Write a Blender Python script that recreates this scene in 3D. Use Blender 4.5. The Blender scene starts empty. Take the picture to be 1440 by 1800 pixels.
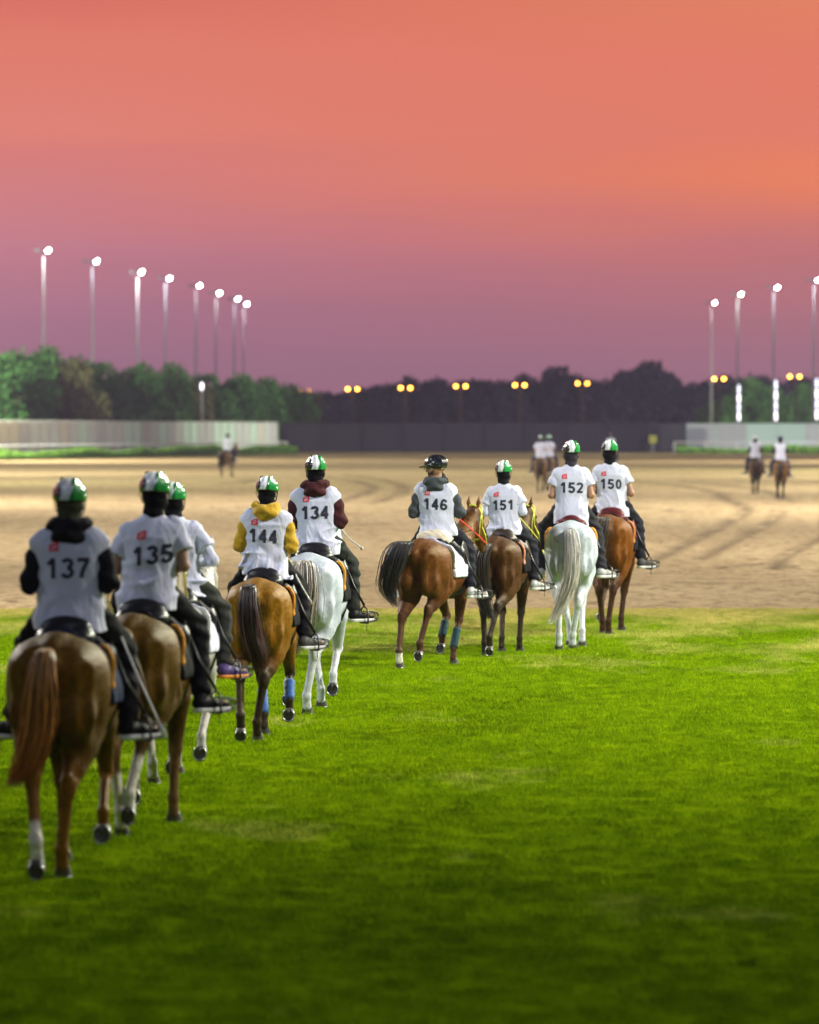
import bpy, bmesh, math, random
import numpy as np
from mathutils import Vector, Matrix
from mathutils.bvhtree import BVHTree

S = bpy.context.scene
C = S.collection
R = math.radians
PI = math.pi

# ------------------------------------------------------------------ camera
EYE, FPX, HOR = 2.75, 8000.0, 751.0        # eye height, focal length and horizon in photo pixels
cd = bpy.data.cameras.new("camera"); cam = bpy.data.objects.new("camera", cd); C.objects.link(cam)
S.camera = cam
cam.location = (0, 0, EYE)
cam.rotation_euler = (R(90) - math.atan((900 - HOR) / FPX), 0, 0)
cd.sensor_fit = 'HORIZONTAL'; cd.sensor_width = 24.0; cd.lens = FPX / 1440 * 24
cd.clip_start = 0.5; cd.clip_end = 6000
cd.dof.use_dof = True; cd.dof.focus_distance = 47.0; cd.dof.aperture_fstop = 2.1
cd.dof.aperture_blades = 0
S.render.resolution_x, S.render.resolution_y = 819, 1024
S.view_settings.view_transform = 'Standard'; S.view_settings.look = 'None'
S.view_settings.exposure = 0.0; S.view_settings.gamma = 1.0
S.render.engine = 'CYCLES'
S.cycles.use_denoising = True
S.cycles.max_bounces = 6; S.cycles.diffuse_bounces = 3; S.cycles.glossy_bounces = 3
S.cycles.transparent_max_bounces = 6
S.cycles.sample_clamp_indirect = 4.0

def px2x(px, D): return (px - 720.0) / FPX * D
def py2z(py, D): return EYE - (py - HOR) / FPX * D

def srgb(r, g, b):
    f = lambda c: (c / 255 / 12.92) if c / 255 <= .04045 else ((c / 255 + .055) / 1.055) ** 2.4
    return (f(r), f(g), f(b), 1.0)

# ------------------------------------------------------------------ dusk sky
world = bpy.data.worlds.new("World"); S.world = world; world.use_nodes = True
wt = world.node_tree; wt.nodes.clear()
def N(t, typ, **kw):
    n = t.nodes.new(typ)
    for k, v in kw.items():
        if k.startswith('i_'):
            key = k[2:]
            n.inputs[int(key) if key.isdigit() else key].default_value = v
        else: setattr(n, k, v)
    return n
def ramp(t, fac, stops, interp='LINEAR'):
    n = t.nodes.new('ShaderNodeValToRGB'); cr = n.color_ramp; cr.interpolation = interp
    while len(cr.elements) > 1: cr.elements.remove(cr.elements[0])
    cr.elements[0].position = stops[0][0]; cr.elements[0].color = stops[0][1]
    for p, c in stops[1:]:
        e = cr.elements.new(p); e.color = c
    t.links.new(fac, n.inputs[0]); return n.outputs[0]
def mth(t, op, a, b=None, c=None, clamp=False):
    n = t.nodes.new('ShaderNodeMath'); n.operation = op; n.use_clamp = clamp
    for i, v in enumerate((a, b, c)):
        if v is None: continue
        if isinstance(v, (int, float)): n.inputs[i].default_value = v
        else: t.links.new(v, n.inputs[i])
    return n.outputs[0]
def mix(t, fac, a, b, mode='MIX'):
    n = t.nodes.new('ShaderNodeMix'); n.data_type = 'RGBA'; n.blend_type = mode
    for i, v in ((0, fac), (6, a), (7, b)):
        if isinstance(v, (int, float)): n.inputs[i].default_value = v
        elif isinstance(v, tuple): n.inputs[i].default_value = v
        else: t.links.new(v, n.inputs[i])
    return n.outputs[2]
def noise(t, vec, scale, detail=4.0, rough=.55, dist=0.0):
    n = t.nodes.new('ShaderNodeTexNoise'); n.inputs['Scale'].default_value = scale
    n.inputs['Detail'].default_value = detail; n.inputs['Roughness'].default_value = rough
    n.inputs['Distortion'].default_value = dist
    if vec is not None: t.links.new(vec, n.inputs['Vector'])
    return n.outputs[0]
def mapping(t, vec, scale=(1, 1, 1), rot=(0, 0, 0), loc=(0, 0, 0)):
    n = t.nodes.new('ShaderNodeMapping'); n.inputs['Scale'].default_value = scale
    n.inputs['Rotation'].default_value = rot; n.inputs['Location'].default_value = loc
    t.links.new(vec, n.inputs['Vector']); return n.outputs[0]

tc = N(wt, 'ShaderNodeTexCoord'); sp = N(wt, 'ShaderNodeSeparateXYZ')
wt.links.new(tc.outputs['Generated'], sp.inputs[0])
band = noise(wt, mapping(wt, tc.outputs['Generated'], (9, 9, 60)), 1.0, 2.0)
elev = mth(wt, 'ADD', sp.outputs[2], mth(wt, 'MULTIPLY', mth(wt, 'SUBTRACT', band, .5), .012))
e = mth(wt, 'MULTIPLY', elev, 2.5)             # 0.25 = 5.7 degrees up
def st(pix): return max(0.0, (HOR - pix) / FPX * 2.5)
left = ramp(wt, e, [(0, srgb(148, 102, 124)), (st(640), srgb(155, 106, 129)), (st(540), srgb(168, 110, 132)), (st(440), srgb(194, 119, 132)),
                    (st(330), srgb(208, 120, 120)), (st(266), srgb(216, 120, 112)), (st(246), srgb(224, 125, 110)), (st(100), srgb(224, 121, 102)), (st(0), srgb(216, 110, 94)),
                    (.34, srgb(140, 84, 94)), (.55, srgb(56, 46, 66)), (1, srgb(24, 22, 36))])
right = ramp(wt, e, [(0, srgb(148, 101, 120)), (st(640), srgb(156, 105, 123)), (st(540), srgb(170, 106, 119)), (st(440), srgb(194, 109, 108)),
                     (st(380), srgb(216, 116, 94)), (st(320), srgb(234, 124, 80)), (st(240), srgb(226, 120, 92)), (st(100), srgb(226, 119, 92)), (st(0), srgb(226, 126, 90)),
                     (.34, srgb(140, 84, 92)), (.55, srgb(56, 46, 66)), (1, srgb(24, 22, 36))])
side = mth(wt, 'ADD', mth(wt, 'MULTIPLY', sp.outputs[0], 6.0), .45, clamp=True)
dusk = mix(wt, side, left, right)
front = mth(wt, 'ADD', mth(wt, 'MULTIPLY', sp.outputs[1], .8), .45, clamp=True)
dusk = mix(wt, front, srgb(34, 34, 58), dusk)
bg = N(wt, 'ShaderNodeBackground', i_Strength=1.0); wt.links.new(dusk, bg.inputs[0])
wo = N(wt, 'ShaderNodeOutputWorld'); wt.links.new(bg.outputs[0], wo.inputs[0])

# ------------------------------------------------------------------ floodlights inferred out of frame, plus added fill spots; no masts built
def flood(name, loc, aim, power, col, cone=60, blend=.6, size=1.1):
    l = bpy.data.lights.new(name, 'SPOT'); l.energy = power; l.color = col
    l.spot_size = R(cone); l.spot_blend = blend; l.shadow_soft_size = size
    o = bpy.data.objects.new(name, l); C.objects.link(o); o.location = loc
    o.rotation_euler = (Vector(aim) - Vector(loc)).to_track_quat('-Z', 'Y').to_euler()
    return o
K = 1000.0
WARM, COOL, LIME = (1.0, .95, .86), (.86, .91, 1.0), (.97, 1.0, .78)
for x, y, ax, ay, pw, col, cone in ((27, 33, 0, 51, 70, WARM, 92), (-25, 30, 2, 53, 24, COOL, 92), (25, 64, -2, 42, 100, LIME, 88), (-27, 74, 0, 54, 60, WARM, 105), (3, -14, -4, 30, 10.5, (.74, .82, 1.0), 40),  # last entry: weak cool fill added behind the camera
                                     (30, 98, 4, 98, 70, WARM, 140), (-30, 104, -4, 104, 60, WARM, 140), (32, 150, 4, 150, 112, WARM, 150), (-34, 165, -4, 165, 108, WARM, 150),
                                     (38, 205, 6, 205, 92, WARM, 150), (-40, 225, -6, 225, 92, LIME, 150), (40, 255, 6, 255, 84, WARM, 150), (-44, 375, -8, 375, 130, WARM, 150), (44, 290, 8, 290, 90, LIME, 150), (-54, 300, -10, 310, 100, WARM, 150), (-36, 270, -6, 270, 78, WARM, 150), (56, 370, 10, 370, 130, WARM, 150),
                                     (-64, 300, -28, 430, 170, LIME, 60), (-50, 345, -27, 450, 330, LIME, 70), (80, 455, -22, 480, 330, LIME, 44), (72, 400, 40, 496, 210, COOL, 80), (88, 600, 44, 650, 220, LIME, 110)):  # unseen spots added to brighten the fences and trees
    if pw: flood('unseen_flood', (x, y, 19), (ax, ay, 1.0), pw * K, col, cone, 1.0)

# ------------------------------------------------------------------ tagging
def tag(o, label=None, cat=None, group=None, kind=None):
    if label: o['label'] = label
    if cat: o['category'] = cat
    if group: o['group'] = group
    if kind: o['kind'] = kind
    return o
def thing(name, label, cat, loc=(0, 0, 0), rz=0, group=None):
    o = bpy.data.objects.new(name, None); C.objects.link(o); o.location = loc; o.rotation_euler = (0, 0, rz)
    o.empty_display_size = .2
    return tag(o, label, cat, group)

# ------------------------------------------------------------------ materials
def mat(name):
    m = bpy.data.materials.new(name); m.use_nodes = True
    t = m.node_tree; b = t.nodes['Principled BSDF']
    return m, t, b
_mc = {}
def plain(name, col, rough=.5, metal=0, bump=0, bscale=60, spec=.5, coat=0, var=.15, sheen=0):
    if name in _mc: return _mc[name]
    m, t, b = mat(name)
    co = N(t, 'ShaderNodeTexCoord').outputs['Object']
    n = noise(t, co, bscale * .35, 4)
    c = mix(t, n, tuple(x * (1 - var) for x in col[:3]) + (1,), tuple(min(1, x * (1 + var)) for x in col[:3]) + (1,))
    t.links.new(c, b.inputs['Base Color'])
    b.inputs['Roughness'].default_value = rough; b.inputs['Metallic'].default_value = metal
    b.inputs['Specular IOR Level'].default_value = spec; b.inputs['Coat Weight'].default_value = coat
    b.inputs['Coat Roughness'].default_value = .06
    b.inputs['Sheen Weight'].default_value = sheen
    if bump:
        bn = N(t, 'ShaderNodeBump', i_Strength=bump, i_Distance=.01)
        t.links.new(noise(t, co, bscale, 5), bn.inputs['Height']); t.links.new(bn.outputs[0], b.inputs['Normal'])
    _mc[name] = m; return m
def cloth(name, col, rough=.85, wr=.5):
    if name in _mc: return _mc[name]
    m, t, b = mat(name)
    co = N(t, 'ShaderNodeTexCoord').outputs['Object']
    n1 = noise(t, mapping(t, co, (7, 7, 3), (0.2, .5, .3)), 1, 3, .5, .8)
    n2 = noise(t, co, 160, 2)
    c = mix(t, noise(t, co, 9, 3), tuple(x * .9 for x in col[:3]) + (1,), col[:3] + (1,) if len(col) > 3 else tuple(col) + (1,))
    t.links.new(c, b.inputs['Base Color']); b.inputs['Roughness'].default_value = rough
    b.inputs['Specular IOR Level'].default_value = .25 if max(col[:3]) > .1 else .08; b.inputs['Sheen Weight'].default_value = .12 if max(col[:3]) > .1 else 0.0
    b1 = N(t, 'ShaderNodeBump', i_Strength=wr, i_Distance=.05); t.links.new(n1, b1.inputs['Height'])
    b2 = N(t, 'ShaderNodeBump', i_Strength=.25, i_Distance=.002); t.links.new(n2, b2.inputs['Height'])
    t.links.new(b1.outputs[0], b2.inputs['Normal']); t.links.new(b2.outputs[0], b.inputs['Normal'])
    _mc[name] = m; return m
def emit(name, col, s):
    if name in _mc: return _mc[name]
    m, t, b = mat(name); b.inputs['Base Color'].default_value = col
    b.inputs['Emission Color'].default_value = col; b.inputs['Emission Strength'].default_value = s
    _mc[name] = m; return m
def attr_mat(name, rough, spec=.5, coat=0, nscale=40, var=.2, bump=.15, sheen=0, flecks=0, rvar=.1):
    if name in _mc: return _mc[name]
    m, t, b = mat(name)
    a = N(t, 'ShaderNodeAttribute', attribute_name='col').outputs['Color']
    co = N(t, 'ShaderNodeTexCoord').outputs['Object']
    n = noise(t, co, nscale, 5, .6)
    v = ramp(t, n, [(.25, (1 - var,) * 3 + (1,)), (.75, (1 + var,) * 3 + (1,))])
    c = mix(t, 1.0, a, v, 'MULTIPLY')
    if flecks:
        f = noise(t, mapping(t, co, (1, 1, .45)), 70, 2, .5)
        ff = ramp(t, f, [(.60, (0, 0, 0, 1)), (.70, (1, 1, 1, 1))])
        big = ramp(t, noise(t, co, 5, 2), [(.4, (0, 0, 0, 1)), (.6, (1, 1, 1, 1))])
        c = mix(t, mth(t, 'MULTIPLY', mth(t, 'MULTIPLY', ff, big), flecks), c, (.10, .09, .11, 1))
    t.links.new(c, b.inputs['Base Color'])
    b.inputs['Roughness'].default_value = rough; b.inputs['Specular IOR Level'].default_value = spec
    b.inputs['Coat Weight'].default_value = coat; b.inputs['Coat Roughness'].default_value = .04
    b.inputs['Sheen Weight'].default_value = sheen
    if name == 'horse_coat':
        b.inputs['Specular Tint'].default_value = (1.0, .72, .32, 1)
        streak = noise(t, mapping(t, co, (3.0, 1.2, .5)), 26, 3, .6); c = mix(t, 1.0, c, ramp(t, streak, [(.3, (.72, .70, .68, 1)), (.7, (1.25, 1.28, 1.2, 1))]), 'MULTIPLY'); t.links.new(c, b.inputs['Base Color'])
    if rvar:
        t.links.new(mth(t, 'ADD', mth(t, 'MULTIPLY', noise(t, co, 14, 3), rvar * 2), rough - rvar), b.inputs['Roughness'])
    if bump:
        bn = N(t, 'ShaderNodeBump', i_Strength=bump, i_Distance=.012)
        h = mth(t, 'ADD', noise(t, mapping(t, co, (1, 1, .25)), 120, 3), mth(t, 'MULTIPLY', noise(t, mapping(t, co, (1, .6, .7)), 9, 3), 2.5))
        t.links.new(h, bn.inputs['Height']); t.links.new(bn.outputs[0], b.inputs['Normal'])
    _mc[name] = m; return m

# ------------------------------------------------------------------ mesh helpers
class MB:
    def __init__(s): s.v = []; s.f = []; s.c = []
    def add(s, vs, fs):
        o = len(s.v); s.v += [tuple(v) for v in vs]; s.f += [tuple(i + o for i in f) for f in fs]
    def box(s, lo, hi):
        x0, y0, z0 = lo; x1, y1, z1 = hi
        s.add([(x0, y0, z0), (x1, y0, z0), (x1, y1, z0), (x0, y1, z0), (x0, y0, z1), (x1, y0, z1), (x1, y1, z1), (x0, y1, z1)],
              [(0, 3, 2, 1), (4, 5, 6, 7), (0, 1, 5, 4), (1, 2, 6, 5), (2, 3, 7, 6), (3, 0, 4, 7)])
    def tube(s, pts, rad, n=8, flat=1.0, closed=False, up=(0, 0, 1)):
        pts = [Vector(p) for p in pts]; m = len(pts)
        if not hasattr(rad, '__len__'): rad = [rad] * m
        vs = []; fs = []
        for i, p in enumerate(pts):
            a = pts[(i - 1) % m] if (closed or i > 0) else p; b = pts[(i + 1) % m] if (closed or i < m - 1) else p
            d = (b - a).normalized() if (b - a).length > 1e-9 else Vector((0, 0, 1))
            u = Vector(up); u = u - d * u.dot(d)
            if u.length < .05: u = Vector((1, 0, 0)); u = u - d * u.dot(d)
            u.normalize(); w = d.cross(u)
            for k in range(n):
                t = 2 * PI * k / n
                vs.append(p + u * math.cos(t) * rad[i] + w * math.sin(t) * rad[i] * flat)
        for i in range(m if closed else m - 1):
            j = (i + 1) % m
            for k in range(n):
                l = (k + 1) % n
                fs.append((i * n + k, i * n + l, j * n + l, j * n + k))
        if not closed:
            fs.append(tuple(reversed(range(n)))); fs.append(tuple((m - 1) * n + k for k in range(n)))
        s.add(vs, fs)
    def ball(s, c, r, n=12, m=8):
        if not hasattr(r, '__len__'): r = (r, r, r)
        vs = [(c[0], c[1], c[2] + r[2])]
        for i in range(1, m):
            a = PI * i / m
            for k in range(n):
                b = 2 * PI * k / n
                vs.append((c[0] + r[0] * math.sin(a) * math.cos(b), c[1] + r[1] * math.sin(a) * math.sin(b), c[2] + r[2] * math.cos(a)))
        vs.append((c[0], c[1], c[2] - r[2])); L = len(vs) - 1; fs = []
        for k in range(n):
            l = (k + 1) % n
            fs.append((0, 1 + k, 1 + l))
            for i in range(m - 2): fs.append((1 + i * n + k, 1 + (i + 1) * n + k, 1 + (i + 1) * n + l, 1 + i * n + l))
            fs.append((1 + (m - 2) * n + k, L, 1 + (m - 2) * n + l))
        s.add(vs, fs)
    def build(s, name, m, parent=None, smooth=True, M=None):
        me = bpy.data.meshes.new(name)
        vs = [M @ Vector(v) for v in s.v] if M is not None else s.v
        me.from_pydata([tuple(v) for v in vs], [], s.f)
        return link(name, me, m, parent, smooth)
def link(name, me, m, parent=None, smooth=True):
    me.materials.append(m)
    if smooth: me.polygons.foreach_set('use_smooth', [True] * len(me.polygons))
    me.update()
    o = bpy.data.objects.new(name, me); C.objects.link(o)
    if parent is not None: o.parent = parent
    return o
def fast_mesh(name, V, F, col=None):
    """V (n,3), F (m,k) numpy arrays to a mesh"""
    me = bpy.data.meshes.new(name); n = len(V); m, k = F.shape
    me.vertices.add(n); me.vertices.foreach_set('co', np.ascontiguousarray(V, dtype=np.float32).ravel())
    me.loops.add(m * k); me.loops.foreach_set('vertex_index', np.ascontiguousarray(F, dtype=np.int32).ravel())
    me.polygons.add(m); me.polygons.foreach_set('loop_start', np.arange(0, m * k, k, dtype=np.int32))
    me.polygons.foreach_set('use_smooth', np.ones(m, dtype=bool))
    me.update(calc_edges=True)
    if col is not None: set_col(me, col)
    return me
def set_col(me, col):
    a = me.color_attributes.new('col', 'FLOAT_COLOR', 'POINT')
    c = np.ones((len(me.vertices), 4), dtype=np.float32); c[:, :3] = col
    a.data.foreach_set('color', c.ravel())
def catmull(pts, n=6):
    P = [Vector(p) for p in pts]; P = [P[0] * 2 - P[1]] + P + [P[-1] * 2 - P[-2]]; out = []
    for i in range(1, len(P) - 2):
        for j in range(n):
            t = j / n
            out.append(.5 * ((2 * P[i]) + (P[i + 1] - P[i - 1]) * t + (2 * P[i - 1] - 5 * P[i] + 4 * P[i + 1] - P[i + 2]) * t * t + (3 * P[i] - P[i - 1] - 3 * P[i + 1] + P[i + 2]) * t ** 3))
    out.append(P[-2]); return out

# ------------------------------------------------------------------ smooth volumes: bodies and clothes are grown as one continuous skin
class Field:
    def __init__(s, lo, hi, h):
        s.lo = np.array(lo, float); s.h = h
        s.n = np.ceil((np.array(hi) - s.lo) / h).astype(int) + 1
        s.ax = [s.lo[i] + np.arange(s.n[i]) * h for i in range(3)]
        s.D = np.full(s.n, 1.0, dtype=np.float32)
    def _sl(s, lo, hi, pad):
        r = []
        for i in range(3):
            a = max(0, int(math.floor((lo[i] - pad - s.lo[i]) / s.h))); b = min(s.n[i], int(math.ceil((hi[i] + pad - s.lo[i]) / s.h)) + 1)
            if b <= a: return None
            r.append((a, b))
        return r
    def put(s, fn, lo, hi, k, sub=False):
        r = s._sl(lo, hi, k + .03)
        if r is None: return
        X = s.ax[0][r[0][0]:r[0][1], None, None]; Y = s.ax[1][None, r[1][0]:r[1][1], None]; Z = s.ax[2][None, None, r[2][0]:r[2][1]]
        d = fn(X, Y, Z).astype(np.float32)
        B = s.D[r[0][0]:r[0][1], r[1][0]:r[1][1], r[2][0]:r[2][1]]
        if sub: B[:] = -smin(-B, d, k)
        else: B[:] = smin(B, d, k)
    def cone(s, a, b, ra, rb, k=.03, sub=False, cap=False):
        a = np.array(a, float); b = np.array(b, float); ba = b - a; L = max(1e-9, ba @ ba); r = max(ra, rb)
        def fn(X, Y, Z):
            x, y, z = X - a[0], Y - a[1], Z - a[2]
            tt = (x * ba[0] + y * ba[1] + z * ba[2]) / L; t = np.clip(tt, 0, 1)
            d = np.sqrt((x - t * ba[0]) ** 2 + (y - t * ba[1]) ** 2 + (z - t * ba[2]) ** 2) - (ra + (rb - ra) * t)
            if cap: d = np.maximum(d, (tt - 1) * math.sqrt(L))
            return d
        s.put(fn, np.minimum(a, b) - r, np.maximum(a, b) + r, k, sub)
    def ell(s, c, r, k=.03, rx=0.0, ry=0.0, rz=0.0, sub=False):
        Mi = np.array(Matrix.Rotation(-rx, 3, 'X') @ Matrix.Rotation(-ry, 3, 'Y') @ Matrix.Rotation(-rz, 3, 'Z'))
        R_ = max(r) if (rx or ry or rz) else None
        def fn(X, Y, Z):
            x, y, z = X - c[0], Y - c[1], Z - c[2]
            if R_: x, y, z = [Mi[i, 0] * x + Mi[i, 1] * y + Mi[i, 2] * z for i in range(3)]
            k0 = np.sqrt((x / r[0]) ** 2 + (y / r[1]) ** 2 + (z / r[2]) ** 2); k1 = np.sqrt((x / r[0] ** 2) ** 2 + (y / r[1] ** 2) ** 2 + (z / r[2] ** 2) ** 2)
            return k0 * (k0 - 1) / np.maximum(k1, 1e-6)
        rr = [R_] * 3 if R_ else r
        s.put(fn, [c[i] - rr[i] for i in range(3)], [c[i] + rr[i] for i in range(3)], k, sub)
    def prof(s, tab, k=.02, n=2.4, grow=0.0):
        """a trunk given as rows (z, cx, cy, rx, ry)"""
        T = np.array(tab, float)
        def fn(X, Y, Z):
            z = Z.ravel(); g = lambda i: np.interp(z, T[:, 0], T[:, i])[None, None, :]
            rx, ry = g(3) + grow, g(4) + grow
            q = (np.abs((X - g(1)) / rx) ** n + np.abs((Y - g(2)) / ry) ** n) ** (1 / n)
            d = (q - 1) * np.minimum(rx, ry)
            return np.maximum(d, np.maximum(T[0, 0] - Z, Z - T[-1, 0]) + 0 * d)
        rm = T[:, 3].max() + grow, T[:, 4].max() + grow
        s.put(fn, (T[:, 1].min() - rm[0], T[:, 2].min() - rm[1], T[0, 0]), (T[:, 1].max() + rm[0], T[:, 2].max() + rm[1], T[-1, 0]), k)
    def XYZ(s): return s.ax[0][:, None, None], s.ax[1][None, :, None], s.ax[2][None, None, :]
    def cut(s, fn, k=0.0):          # keep where fn < 0
        d = fn(*s.XYZ()).astype(np.float32) + 0 * s.D
        s.D = -smin(-s.D, -d, k) if k else np.maximum(s.D, d)
    def mesh(s, smooth=1):
        D = s.D; nx, ny, nz = D.shape; ins = D < 0
        c = [ins[i:nx - 1 + i, j:ny - 1 + j, l:nz - 1 + l] for i in (0, 1) for j in (0, 1) for l in (0, 1)]
        cnt = sum(x.astype(np.int8) for x in c); act = (cnt > 0) & (cnt < 8)
        idx = np.argwhere(act); n = len(idx)
        num = np.full(act.shape, -1, dtype=np.int64); num[act] = np.arange(n)
        corners = [(i, j, l) for i in (0, 1) for j in (0, 1) for l in (0, 1)]
        vals = np.stack([D[idx[:, 0] + i, idx[:, 1] + j, idx[:, 2] + l] for i, j, l in corners], 1)
        P = np.zeros((n, 3)); W = np.zeros(n)
        for a in range(8):
            for b in range(a + 1, 8):
                ca, cb = corners[a], corners[b]
                if sum(x != y for x, y in zip(ca, cb)) != 1: continue
                va, vb = vals[:, a], vals[:, b]; m = (va < 0) != (vb < 0)
                t = np.where(m, va / np.where(m, va - vb, 1), 0)
                for q in range(3): P[:, q] += np.where(m, ca[q] + t * (cb[q] - ca[q]), 0)
                W += m
        P = (P / W[:, None] + idx) * s.h + s.lo
        F = []
        for ax in range(3):
            sl0 = [slice(1, nx - 1), slice(1, ny - 1), slice(1, nz - 1)]; sl1 = list(sl0)
            sl0[ax] = slice(0, D.shape[ax] - 1); sl1[ax] = slice(1, D.shape[ax])
            A = ins[tuple(sl0)]; B = ins[tuple(sl1)]; m = A != B
            q = np.argwhere(m)
            if len(q) == 0: continue
            base = q + 1; base[:, ax] -= 1
            u, v = [(1, 2), (2, 0), (0, 1)][ax]
            def nn(du, dv):
                p = base.copy(); p[:, u] -= du; p[:, v] -= dv
                return num[p[:, 0], p[:, 1], p[:, 2]]
            quad = np.stack([nn(1, 1), nn(0, 1), nn(0, 0), nn(1, 0)], 1)
            flip = ~A[m]
            quad[flip] = quad[flip][:, ::-1]
            F.append(quad)
        F = np.concatenate(F) if F else np.zeros((0, 4), int)
        F = F[(F >= 0).all(1)]
        for _ in range(smooth):
            acc = np.zeros_like(P); w = np.zeros(n)
            for i in range(4):
                a, b = F[:, i], F[:, (i + 1) % 4]
                for q in range(3): acc[:, q] += np.bincount(a, P[b, q], n) + np.bincount(b, P[a, q], n)
                w += np.bincount(a, minlength=n) + np.bincount(b, minlength=n)
            P = .45 * P + .55 * acc / np.maximum(w, 1)[:, None]
        if len(F) and (np.cross(P[F[:, 1]] - P[F[:, 0]], P[F[:, 2]] - P[F[:, 0]]) * P[F[:, 0]]).sum() < 0: F = F[:, ::-1]
        return P, F
def smin(a, b, k):
    if k <= 0: return np.minimum(a, b)
    h = np.clip(.5 + .5 * (b - a) / k, 0, 1)
    return b + (a - b) * h - k * h * (1 - h)
def sstep(a, b, x): t = np.clip((x - a) / (b - a), 0, 1); return t * t * (3 - 2 * t)
def L3(a, b, t): return tuple(a[i] + (b[i] - a[i]) * t for i in range(3))
def A3(a, b): return tuple(a[i] + b[i] for i in range(3))

# ------------------------------------------------------------------ horse
HIND = {  # stifle, hock, fetlock, sole as (y, z), then hoof pitch
 'stand': ((-.30, .90), (-.66, .56), (-.63, .17), (-.56, 0), 0),
 'back':  ((-.36, .88), (-.80, .57), (-.90, .20), (-.86, .004), 14),
 'push':  ((-.36, .88), (-.80, .60), (-.92, .25), (-.92, .06), 60),
 'fore':  ((-.20, .90), (-.50, .54), (-.38, .17), (-.31, 0), -4),
 'swing': ((-.18, .92), (-.52, .64), (-.62, .28), (-.68, .13), 84)}
FORE = {
 'stand': ((.47, .50), (.45, .17), (.50, 0), 0),
 'back':  ((.38, .51), (.22, .19), (.24, 0), 8),
 'fore':  ((.60, .52), (.68, .18), (.74, 0), -6),
 'swing': ((.62, .55), (.42, .31), (.36, .17), 88),
 'hang':  ((.52, .53), (.40, .27), (.36, .12), 76)}

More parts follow.
